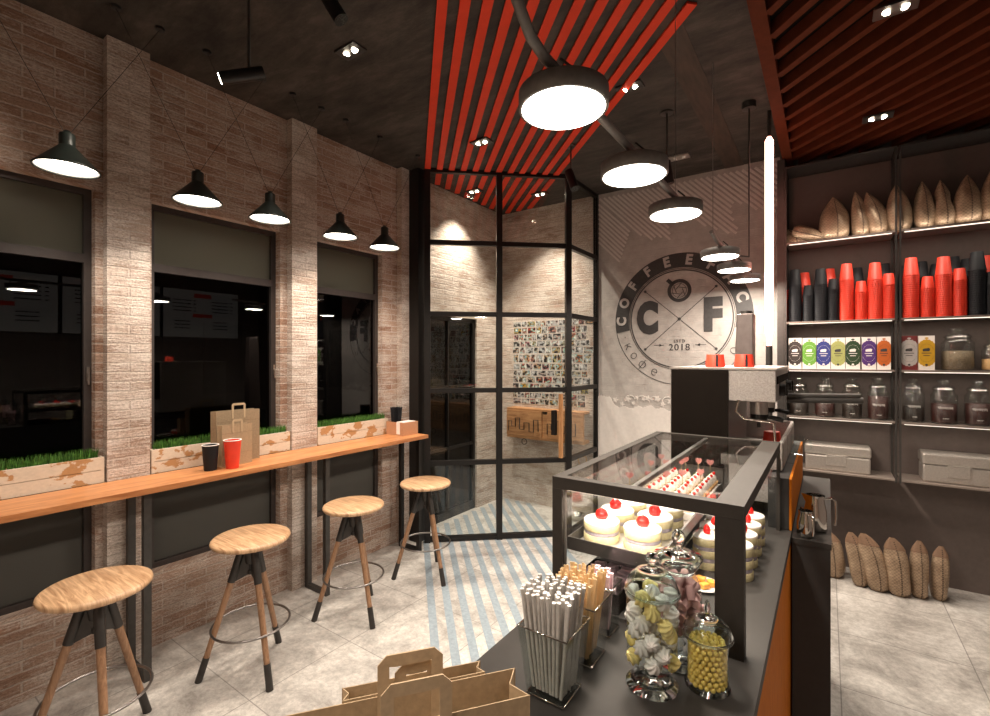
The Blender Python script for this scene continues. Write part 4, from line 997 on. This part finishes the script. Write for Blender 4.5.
# ------------------------------------------------------------------ espresso machine
em = thing('espresso_machine', 'pale steel espresso machine with black side behind the cake case', 'coffee machine', (-.37, 2.62, CZ))
def e_(mb, x0, x1, y0, y1, z0, z1): mb.box(x0 + .37, x1 + .37, y0 - 2.62, y1 - 2.62, z0 - CZ, z1 - CZ)
mb = MB(); e_(mb, -.595, -.37, 2.27, 3.0, CZ + .02, 1.70); e_(mb, -.37, -.172, 2.27, 3.0, 1.565, 1.70); obj('body', mb, 'steeltex', em, bevel=.004)
mb = MB(); e_(mb, -.598, -.168, 2.265, 3.005, 1.70, 1.708); obj('top_tray', mb, 'steel', em)
mb = MB(); e_(mb, -.589, -.350, 2.262, 2.2695, CZ + .17, 1.697); obj('side_panel', mb, 'darkpanel', em)
mb = MB(); e_(mb, -.36, -.180, 2.22, 3.0, CZ + .06, 1.30); obj('base', mb, 'steeltex', em, bevel=.003)
mb = MB(); e_(mb, -.369, -.15, 2.20, 2.206, 1.302, 1.345); e_(mb, -.369, -.15, 3.0, 3.012, 1.302, 1.41); e_(mb, -.158, -.146, 2.20, 3.0, 1.302, 1.41)
for k in range(3): e_(mb, -.146, -.143, 2.22 + k * .26, 2.46 + k * .26, 1.306, 1.405)
e_(mb, -.369, -.158, 2.206, 3.0, 1.302, 1.308); obj('drip_tray', mb, 'steeltex', em)
mb = MB()
for x in (-.56, -.21):
    for y in (2.32, 2.95): mb.cyl((x + .37, y - 2.62, 0), (x + .37, y - 2.62, .06 if x > -.3 else .025), .018, n=14)
obj('feet', mb, 'black', em)
mb = MB(); e_(mb, -.172, -.168, 2.30, 2.97, 1.64, 1.672); obj('button_strip', mb, 'darkpanel', em)
for y in (2.45, 2.85):
    mb = MB(); mb.cyl((.198, y - 2.62, 1.61 - CZ), (.222, y - 2.62, 1.61 - CZ), .028, n=20); mb.box(.222, .23, y - 2.625, y - 2.615, 1.585 - CZ, 1.635 - CZ); obj('knob', mb, 'black', em)
for y in (2.42, 2.78):
    mb = MB(); mb.cyl((.12, y - 2.62, 1.50 - CZ), (.12, y - 2.62, 1.565 - CZ), .036, n=24); g_ = obj('group_head', mb, 'steel', em)
    mb = MB(); mb.cyl((.12, y - 2.62, 1.475 - CZ), (.12, y - 2.62, 1.50 - CZ), .034, n=24); mb.tube([(.15, y - 2.62, 1.487 - CZ), (.175, y - 2.62, 1.486 - CZ), (.215, y - 2.62, 1.478 - CZ)], [.006, .010, .011], 10); mb.tube([(.12, y - 2.62, 1.475 - CZ), (.12, y - 2.62, 1.44 - CZ)], .007, 8); obj('portafilter', mb, 'black', em)
mb = MB(); mb.tube([(.06, -.35, 1.57 - CZ), (.05, -.35, 1.52 - CZ), (.08, -.35, 1.49 - CZ), (.165, -.35, 1.485 - CZ), (.19, -.35, 1.48 - CZ), (.195, -.35, 1.40 - CZ)], .005, 8); obj('steam_wand', mb, 'chrome', em)
mb = MB(); mb.cyl((.215, -.02, 1.575 - CZ), (.49, .02, 1.582 - CZ), .011, n=12); mb.cyl((.215, -.02, 1.555 - CZ), (.50, .02, 1.562 - CZ), .014, n=12); obj('lever_handle', mb, 'iron', em)
def machine_cup(label, x, y, z):
    t = thing('paper_cup', label, 'cup', (x, y, z), 0, 'red cups around the espresso machine')
    m_ = MB(); m_.lathe([(.0425, 0), (.043, .003), (.037, .056), (.036, .058)], 28); obj('cup_body', m_, 'redcup', t)
    m_ = MB(); m_.hexa([(.010, -.0437, .002), (.020, -.0410, .002), (.020, -.02, .002), (.010, -.02, .002)], [(.010, -.0375, .056), (.018, -.0350, .056), (.018, -.02, .056), (.010, -.02, .056)]); obj('black_stripe', m_, 'blackcup', t)
machine_cup('left red upturned cup on top of the espresso machine', -.43, 2.42, 1.7085); machine_cup('right red upturned cup on top of the espresso machine', -.315, 2.47, 1.7085)
machine_cup('red cup standing in the drip tray of the espresso machine', -.235, 2.86, 1.309)
gc = thing('glass_mug', 'clear glass mug on the riser beside the drip tray', 'mug', (-.118, 2.66, 1.2945))
# grinder behind the machine
gr = thing('coffee_grinder', 'slim grey coffee grinder behind the espresso machine', 'grinder', (-.44, 3.42, 0))
mb = MB(); mb.box(-.10, .10, -.13, .13, 0, 1.05); obj('grinder_stand', mb, 'cabinet', gr)
mb = MB(); mb.hexa([(-.070, -.08, 1.05), (.060, -.08, 1.05), (.060, .08, 1.05), (-.070, .08, 1.05)], [(-.030, -.06, 2.03), (.062, -.06, 2.03), (.062, .06, 2.03), (-.030, .06, 2.03)]); obj('grinder_body', mb, 'grinder', gr, bevel=.006)
mb = MB(); mb.cyl((.016, 0, 2.03), (.016, 0, 2.05), .035, n=20); obj('hopper_cap', mb, 'iron', gr)
mb = MB(); mb.lathe([(.026, .001), (.030, .01), (.033, .09)], 24); mb.f.pop(); mb.m.pop(); mb.s.pop(); obj('mug_body', mb, 'jarglass', gc)
mb = MB(); mb.tube([(.03, 0, .075), (.055, 0, .07), (.058, 0, .03), (.03, 0, .02)], .004, 8); obj('mug_handle', mb, 'jarglass', gc)

# ------------------------------------------------------------------ cake case
KX0, KX1, KY0, KY1, KZ = -.605, -.145, 1.135, 2.09, 1.432
kc = thing('cake_case', 'dark framed glass cake display case on the bar counter', 'display case', (-.375, 1.6, CZ))
def k_(mb, x0, x1, y0, y1, z0, z1): mb.box(x0 + .375, x1 + .375, y0 - 1.6, y1 - 1.6, z0 - CZ, z1 - CZ)
for a_ in [(KX0, KX0 + .028, KY0, KY0 + .03), (KX1 - .058, KX1, KY0, KY0 + .03), (KX0, KX0 + .02, KY1 - .02, KY1), (KX1 - .011, KX1, KY1 - .014, KY1)]:
    mb = MB(); k_(mb, *a_, CZ, KZ - .0305); obj('corner_post', mb, 'case', kc)
mb = MB(); k_(mb, KX0, KX1, KY0, KY0 + .03, KZ - .030, KZ + .0005); k_(mb, KX0, KX0 + .028, KY0 + .03, KY1 - .02, KZ - .03, KZ); k_(mb, KX1 - .058, KX1, KY0 + .03, KY1 - .02, KZ - .03, KZ); k_(mb, KX0, KX1, KY1 - .02, KY1, KZ - .03, KZ + .0005); obj('top_frame', mb, 'case', kc)
mb = MB(); k_(mb, -.408, -.396, KY0 + .03, KY1 - .02, KZ - .020, KZ - .006); obj('top_rail', mb, 'steel', kc)
mb = MB(); k_(mb, KX0 + .028, KX1 - .058, KY0 + .03, KY1 - .02, KZ - .004, KZ - .001); obj('top_glass', mb, 'caseglass', kc)
mb = MB(); k_(mb, KX0 + .010, KX0 + .014, KY0 + .03, KY1 - .02, CZ, KZ - .03); obj('customer_side_glass', mb, 'caseglass', kc)
mb = MB(); k_(mb, KX0 + .02, KX1 - .018, KY1 - .012, KY1 - .008, CZ, KZ - .03); obj('rear_glass', mb, 'caseglass', kc)
mb = MB(); k_(mb, KX0 + .028, KX1 - .058, KY0 + .012, KY0 + .016, CZ, KZ - .03); obj('front_glass', mb, 'caseglass', kc)
mb = MB(); k_(mb, KX0 + .016, -.325, KY0 + .035, KY1 - .03, 1.222, 1.227); obj('glass_shelf', mb, 'caseglass', kc)
mb = MB(); k_(mb, KX0 + .035, KX1 - .065, KY0 + .018, KY0 + .028, KZ - .036, KZ - .0305); obj('led_strip', mb, 'ledglow', kc)
light('case_light', 'AREA', kc, (-.01, KY0 + .03 - 1.6, KZ - CZ - .038), 2.2, (R(18), 0, 0), size=.34, sizey=.012, spread=170)
light('case_rail_light', 'AREA', kc, (-.027, .13, KZ - CZ - .024), 1.1, size=.02, sizey=.7, spread=170)
mb = MB(); k_(mb, -.404, -.400, KY0 + .06, KY1 - .05, KZ - .023, KZ - .0205); obj('led_strip', mb, 'ledglow', kc)
tr = thing('cake_tray', 'black rimmed tray holding the cakes inside the display case', 'tray', (-.46, 1.6, 1.2275))
mb = MB(); mb.box(-.124, .124, -.42, .44, 0, .004); 
for a in [(-.124, .124, -.42, -.416), (-.124, .124, .436, .44), (-.124, -.120, -.416, .436), (.120, .124, -.416, .436)]: mb.box(*a, .004, .034)
obj('tray_body', mb, 'iron', tr)
mb = MB(); mb.box(-.118, .118, -.412, .432, .0045, .006); obj('tray_liner', mb, 'tin', tr)
TZ = 1.2345
def cake(label, r, loc, layers, h, berrys=.0185, group=None):
    t = thing('layer_cake', label, 'cake', loc, random.uniform(0, 3), group)
    z = 0; lh = h / layers
    for k in range(layers):
        mb = MB(); mb.lathe([(r * .985, z), (r, z + .002), (r, z + lh * .62), (r * .985, z + lh * .64)], 32); obj('sponge_layer', mb, 'sponge', t)
        if k < layers - 1:
            mb = MB(); mb.lathe([(r * .93, z + lh * .64), (r * .97, z + lh * .82), (r * .93, z + lh)], 32); obj('filling', mb, 'filling', t)
        z += lh
    z -= lh * .36; mb = MB(); mb.lathe([(r * .985, z), (r * .995, z + .003), (r * .93, z + .007), (.0001, z + .008)], 32); obj('icing', mb, 'cream', t)
    mb = MB(); mb.lathe([(.0001, 0), (berrys * .8, .003), (berrys, .012), (berrys * .75, .024), (.0001, .032)], 18); mb.xf(Matrix.Translation((0, 0, z + .006)) @ Matrix.Rotation(R(random.uniform(-25, 25)), 4, 'X')); obj('strawberry', mb, 'berry', t)
    return t
random.seed(3)
gk = 'round cream cakes in the case tray'
for lab, x, y in [('round cream cake at the front left corner of the case tray', -.527, 1.285), ('round cream cake at the front right of the case tray', -.412, 1.292), ('round cream cake in the second row left of the case tray', -.524, 1.400), ('round cream cake in the second row right of the case tray', -.412, 1.407), ('round cream cake in the third row left of the case tray', -.522, 1.512), ('round cream cake in the third row right of the case tray', -.410, 1.518)]:
    cake(lab, .050, (x, y, TZ), 2, .062, group=gk)
for k, (x, y) in enumerate([(-.308, 1.60), (-.218, 1.575), (-.308, 1.70), (-.218, 1.680), (-.308, 1.80), (-.218, 1.785), (-.218, 1.890), (-.308, 1.90)]):
    cake('tall berry topped cake on the case floor, %s' % ['front of the inner row', 'front of the staff side row', 'second in the inner row', 'second in the staff side row', 'third in the inner row', 'third in the staff side row', 'last in the staff side row', 'last in the inner row'][k], .042, (x, y, CZ + .0005), 3, .105, .011, 'tall cakes on the case floor')
# cupcakes with hearts
def cupcake(heart):
    t = thing('cupcake', 'x', 'cupcake', (0, 0, 0), 0, 'cream tartlets in rows in the case tray')
    r = .0230; mb = MB(); mb.lathe([(r * .75, 0), (r, .018), (r * .9, .018)], 16); obj('tart_shell', mb, 'pastry', t)
    mb = MB(); mb.lathe([(r * .74, .018), (r * .80, .023), (r * .66, .029), (r * .68, .033), (r * .5, .040), (r * .4, .043), (.0001, .048)], 14); obj('cream_top', mb, 'cream', t)
    mb = MB(); mb.sphere((.006, -.004, .046), .0062, n=8); obj('berry', mb, 'berry', t)
    mb = MB(); mb.poly([(-.012, 0, .044), (-.004, -.006, .050), (.0, .002, .045)], (0, .001, .001)); obj('leaf', mb, 'leafgreen', t)
    if heart:
        mb = MB(); mb.cyl((-.006, .004, .03), (-.006, .004, .078), .0012, n=6); obj('pick', mb, 'stick', t)
        pts = []
        for i in range(22):
            a = 2 * PI * i / 22; pts.append((-.006 + .0135 * math.sin(a) ** 3, .004, .086 + .00085 * (13 * math.cos(a) - 5 * math.cos(2 * a) - 2 * math.cos(3 * a) - math.cos(4 * a))))
        mb = MB(); mb.poly(pts, (0, .004, 0)); obj('heart', mb, 'heart', t)
    return t
bd = MB(); bd.box(-.119, .119, -.225, .212, 0, .022); tag(obj('tartlet_board', bd, 'white', loc=(-.46, 1.81, TZ)), 'white board under the rows of cream tartlets in the case', 'cake board')
TB = TZ + .0225
cA = cB = None; random.seed(11)
for r_ in range(9):
    for c_ in range(5):
        x = -.556 + c_ * .0475; y = 1.615 + r_ * .0475; hh = (r_ * 2 + c_ * 3) % 5 == 0 or (r_ == 8 and c_ in (0, 2, 4))
        src = cA if hh else cB; lab = 'cream tartlet with a pink heart pick in the case tray' if hh else 'cream tartlet with a berry and no heart in the case tray'; g_ = 'heart topped tartlets' if hh else 'berry tartlets without heart'
        if src is None:
            src = cupcake(hh); src['label'] = lab; src['group'] = g_; src.location = (x, y, TB); src.rotation_euler = (0, 0, random.uniform(-.5, .5))
            if hh: cA = src
            else: cB = src
        else: dup(src, (x, y, TB), random.uniform(-.5, .5), lab, g_)
# lower floor of the case: sweets dish and orange cakes
dish = thing('sweets_dish', 'black dish of mauve sweets on the case floor at the left', 'dish', (-.50, 1.248, CZ + .0005))
mb = MB(); mb.box(-.07, .07, -.09, .09, 0, .004)
for a in [(-.07, .07, -.09, -.087), (-.07, .07, .087, .09), (-.07, -.067, -.087, .087), (.067, .07, -.087, .087)]: mb.box(*a, .004, .05)
obj('dish_body', mb, 'darkpanel', dish)
sw = MB(); sw.box(-.016, .016, -.009, .009, -.007, .007); s0_ = None
for k in range(54):
    lv = k // 18; i = k % 18; o = obj('mauve_sweet', sw, 'mauve', bevel=.002) if s0_ is None else s0_.copy()
    if s0_ is None: s0_ = o
    else: C.objects.link(o)
    o.location = (-.50 + (-.045 + (i % 3) * .042) + random.uniform(-.004, .004), 1.248 - .07 + (i // 3) * .028, CZ + .0135 + lv * .0165); o.rotation_euler = (random.uniform(-.15, .15), random.uniform(-.15, .15), random.uniform(-.5, .5))
    tag(o, 'small mauve sweet piled in the black dish', 'sweet', 'mauve sweets in the dish')
pl = MB(); pl.lathe([(.030, 0), (.050, .006), (.051, .008), (.03, .004), (.0001, .004)], 28); tag(obj('cake_plate', pl, 'white', loc=(-.290, 1.445, CZ + .0005)), 'small white plate of orange cakes on the case floor', 'plate')
oc = MB(); oc.box(-.013, .013, -.010, .010, 0, .014); o0_ = None
for k, (dx, dy) in enumerate([(-.022, -.012), (.010, -.022), (.024, .008), (-.008, .018), (-.032, .012)]):
    o = obj('orange_cake', oc, 'orangecake', bevel=.003) if o0_ is None else o0_.copy()
    if o0_ is None: o0_ = o
    else: C.objects.link(o)
    o.location = (-.290 + dx * .9, 1.445 + dy * .9, CZ + .0062); o.rotation_euler = (0, 0, k); tag(o, 'small orange jelly cake on the white plate', 'cake', 'orange cakes on the plate')

# ------------------------------------------------------------------ glass holders and jars in front
def holder(label, x0, y0, w_, h, fl):
    t = thing('glass_holder', label, 'holder', (x0 + w_ / 2, y0 + w_ / 2, CZ + .0005), 0, 'square glass holders on the counter')
    a, b = w_ / 2, w_ / 2 + fl; mb = MB(); th = .003
    mb.box(-a, a, -a, a, 0, .008)
    def ring(r0, r1, z0, z1):
        P = lambda r, z: [Vector((-r, -r, z)), Vector((r, -r, z)), Vector((r, r, z)), Vector((-r, r, z))]
        return P(r0, z0), P(r1, z1)
    for s in range(4):
        lo, hi = ring(a, b, .008, h); li, hi2 = ring(a - th, b - th, .008, h)
        j = (s + 1) % 4; mb.hexa([lo[s], lo[j], li[j], li[s]], [hi[s], hi[j], hi2[j], hi2[s]])
    obj('glass_body', mb, 'glass', t)
    mb = MB(); q = b; mb.tube([(-q, -q, h), (q, -q, h), (q, q, h), (-q, q, h)], .0018, 6, closed=True); obj('bright_rim', mb, 'chrome', t); mb = MB(); mb.tube([(-a, -a, .004), (a, -a, .004), (a, a, .004), (-a, a, .004)], .0018, 6, closed=True); obj('base_rim', mb, 'chrome', t)
    return t
holder('front square glass holder full of silver straws', -.476, .788, .078, .135, .013)
holder('middle square glass holder of wooden stirrers', -.476, .925, .074, .130, .012)
holder('rear square glass holder of mauve sweet bars', -.470, 1.052, .058, .115, .006)
def fill(name, mesh_mb, mat, cx, cy, hw, z0, n, label, group, cat, spread=.16, seed=1, flare=.012, cols=None, bevel=0):
    random.seed(seed); first = None; k = 0; side = int(math.ceil(math.sqrt(n))); pitch = 2 * hw / side
    for i in range(side):
        for j in range(side):
            if k >= n: return
            x = -hw + (i + .5) * pitch + random.uniform(-.15, .15) * pitch; y = -hw + (j + .5) * pitch + random.uniform(-.15, .15) * pitch
            o = obj(name, mesh_mb, mat) if first is None else first.copy()
            if first is None: first = o
            else: C.objects.link(o)
            o.location = (cx + x * .82, cy + y * .82, z0 + random.uniform(0, .006)); o.rotation_euler = (-y / hw * spread + random.uniform(-.03, .03), x / hw * spread + random.uniform(-.03, .03), 0)
            tag(o, label, cat, group); k += 1
s_ = MB(); s_.cyl((0, 0, 0), (0, 0, .186), .0035, n=8); s_.cyl((0, 0, .180), (0, 0, .190), .0042, n=8)
fill('silver_straw', s_, 'silver', -.437, .827, .039, CZ + .010, 81, 'silver wrapped straw upright in the front glass holder', 'silver straws in the front holder', 'straw', .105)
s_ = MB(); s_.box(-.0032, .0032, -.0008, .0008, 0, .168)
fill('wooden_stirrer', s_, 'stirrer', -.439, .962, .036, CZ + .010, 72, 'thin wooden stirrer in the middle glass holder', 'wooden stirrers', 'stirrer', .13, 2)
s_ = MB(); s_.box(-.006, .006, -.004, .004, 0, .125)
fill('sweet_bar', s_, 'mauve', -.441, 1.081, .025, CZ + .010, 14, 'mauve sweet bar upright in the rear glass holder', 'mauve sweet bars', 'sweet', .06, 3)
# footed jar of meringues
def fjar(label, x, y, body, lid, foot):
    t = thing('candy_jar', label, 'jar', (x, y, CZ + .0005), 0, 'glass candy jars on the counter')
    if foot:
        mb = MB(); mb.lathe([(.0001, 0)] + foot + [(.0001, foot[-1][1])], 36); obj('jar_foot', mb, 'solidglass', t)
    mb = MB(); mb.shell(body, 40); obj('jar_body', mb, 'jarglass', t)
    k1 = next(i for i, q in enumerate(lid) if q[0] < .013); lo = [(max(.0001, r - .0028), z - (.0025 if r < .03 else .0005)) for r, z in lid[:k1]]
    prof = lo[::-1]; k_top = [q for q in lid]; prof = [(.0001, prof[0][1])] + prof + k_top; mb = MB(); mb.lathe(prof, 40); obj('lid', mb, 'solidglass', t)
    mb = MB(); r_, z_ = lid[0]; mb.tube([(r_ * math.cos(2 * PI * i / 40), r_ * math.sin(2 * PI * i / 40), z_) for i in range(40)], .0022, 8, closed=True); obj('lid_rim', mb, 'solidglass', t)
    return t
fjar('footed glass jar of white and yellow meringues', -.286, .955, [(.0001, .034), (.030, .037), (.044, .048), (.049, .065), (.050, .17), (.047, .19)], [(.052, .186), (.053, .192), (.045, .210), (.030, .226), (.010, .234), (.006, .240), (.013, .247), (.014, .254), (.008, .261), (.0001, .263)],
     [(.050, 0), (.050, .003), (.030, .008), (.012, .014), (.010, .020), (.017, .026), (.010, .031), (.014, .035)])
fjar('tall footed glass jar of pink marshmallows behind the meringues', -.262, 1.062, [(.0001, .060), (.025, .062), (.040, .080), (.048, .115), (.047, .15), (.040, .178), (.032, .190)], [(.030, .193), (.040, .205), (.049, .222), (.050, .226), (.036, .230), (.012, .236), (.006, .244), (.010, .252), (.014, .262), (.012, .274), (.005, .281), (.0001, .283)],
     [(.045, 0), (.045, .003), (.028, .008), (.010, .016), (.009, .03), (.016, .040), (.009, .048), (.012, .060)])
fjar('low glass jar of yellow candy balls with pointed lid', -.195, 1.015, [(.0001, .003), (.036, .004), (.041, .008), (.039, .03), (.038, .07), (.041, .102)], [(.046, .100), (.047, .106), (.040, .122), (.022, .134), (.006, .138), (.004, .146), (.007, .152), (.003, .166), (.0001, .170)],
     [(.042, 0), (.042, .004)])
mr = MB(); n = 56; vs = []; prof = [(.0001, 0), (.013, .001), (.0155, .007), (.013, .015), (.0075, .022), (.0001, .027)]
for k, (r, z) in enumerate(prof):
    for i in range(n):
        t = 2 * PI * i / n + k * .3; rr = r * (1 + .14 * math.cos(7 * (2 * PI * i / n))) ; vs.append((rr * math.cos(t), rr * math.sin(t), z))
mr.add(vs, [(k * n + i, k * n + (i + 1) % n, (k + 1) * n + (i + 1) % n, (k + 1) * n + i) for k in range(len(prof) - 1) for i in range(n)], 0, True)
random.seed(6); mw = my = None; k = 0
for lv in range(6):
    for i in range(6):
        a = 2 * PI * (i + .5 * lv) / 6; r = .029 if i < 5 else .0; 
        if i < 5: a = 2 * PI * (i + .5 * lv) / 5
        yel = (k * 7 + lv) % 3 == 0; src = my if yel else mw
        o = obj('meringue', mr, 'yellowm' if yel else 'meringue') if src is None else src.copy()
        if src is None:
            if yel: my = o
            else: mw = o
        else: C.objects.link(o)
        o.location = (-.286 + r * math.cos(a), .955 + r * math.sin(a), CZ + .054 + lv * .024); o.rotation_euler = (random.uniform(.5, 1.7), 0, a + PI / 2 + random.uniform(-.5, .5)) if i < 5 else (0, 0, 0)
        tag(o, ('yellow' if yel else 'white') + ' swirled meringue in the footed glass jar', 'meringue', ('yellow' if yel else 'white') + ' meringues in the jar'); k += 1
mm = MB(); mm.cyl((0, 0, -.014), (0, 0, .014), .0085, n=14); m0 = None
for lv in range(6):
    nr = [5, 7, 8, 8, 7, 5][lv]
    for i in range(nr + 2):
        r = [.022, .034, .037, .036, .032, .022][lv] if i < nr else .012; a = 2 * PI * i / nr + lv if i < nr else PI * i
        o = obj('marshmallow', mm, 'marsh') if m0 is None else m0.copy()
        if m0 is None: m0 = o
        else: C.objects.link(o)
        o.location = (-.262 + r * math.cos(a), 1.062 + r * math.sin(a), CZ + .080 + lv * .0195); o.rotation_euler = (random.uniform(0, 3), random.uniform(0, 3), 0)
        tag(o, 'pink marshmallow stick in the tall glass jar', 'marshmallow', 'pink marshmallows in the jar')
cb_ = MB(); cb_.sphere((0, 0, 0), .0053, n=12); c0 = None
for lv in range(9):
    for rg_, nn_ in ((.0315, 18), (.021, 11)) if lv < 8 else ((.028, 15), (.017, 9), (.006, 3)):
        for i in range(nn_):
            a = 2 * PI * (i + .5 * lv) / nn_; o = obj('candy_ball', cb_, 'candy') if c0 is None else c0.copy()
            if c0 is None: c0 = o
            else: C.objects.link(o)
            o.location = (-.195 + rg_ * math.cos(a), 1.015 + rg_ * math.sin(a), CZ + .0115 + lv * .0098 + random.uniform(-.001, .001)); tag(o, 'round yellow candy ball in the low glass jar', 'candy', 'yellow candy balls in the jar')

# paper bags close to the viewer on the counter
L_ = Vector((-.609, -.793, 0)); S_ = Vector((-.793, .609, 0)); rb_ = Vector((-.273, .460, 0)); ang = math.atan2(-L_.y, -L_.x)
c1 = rb_ + L_ * .145 + S_ * .026
paper_bag('paper_bag', 'brown paper bag with handles closest to the viewer on the bar counter', .29, .050, .27, (c1.x, c1.y, CZ + .0005), ang, .074, .045, True, .018)
c2 = rb_ + L_ * (.037 + .0825) + S_ * .066
paper_bag('paper_bag', 'narrower brown paper bag right behind the closest bag on the bar counter', .165, .022, .27, (c2.x, c2.y, CZ + .0005), ang, .05, .03, False)

# ------------------------------------------------------------------ menu boards on the side wall (seen mirrored in the windows)
for k, (a, b) in enumerate([(.78, 2.0), (2.03, 3.27), (3.30, 4.54)]):
    t = thing('menu_board', ['menu board on the side wall, nearest the viewer', 'menu board on the side wall, the middle one', 'menu board on the side wall, nearest the shelving'][k], 'menu board', (XR, (a + b) / 2, 2.10), 0, 'lit menu boards on the side wall')
    w_ = b - a; mb = MB(); mb.box(-.035, -.004, -w_ / 2, w_ / 2, 0, .84); obj('board_frame', mb, 'black', t)
    mb = MB(); mb.box(-.038, -.035, -w_ / 2 + .01, w_ / 2 - .01, .01, .83); obj('screen', mb, 'screen', t)
    mb = MB(); mb.box(-.040, -.038, -.14, .14, .70, .77); mb.box(-.040, -.038, -.16, .16, .36, .42); obj('red_header', mb, 'menured', t)
    mb = MB()
    for r_ in range(4):
        for c_ in (-1, 1): mb.box(-.0395, -.038, c_ * w_ * .25 - .16, c_ * w_ * .25 + .12, .64 - r_ * .06, .655 - r_ * .06); mb.box(-.0395, -.038, c_ * w_ * .25 + .16, c_ * w_ * .25 + .20, .64 - r_ * .06, .655 - r_ * .06)
    for r_ in range(3):
        for c_ in (-1, 1): mb.box(-.0395, -.038, c_ * w_ * .25 - .14, c_ * w_ * .25 + .10, .28 - r_ * .06, .295 - r_ * .06)
    obj('menu_lines', mb, 'menutext', t)
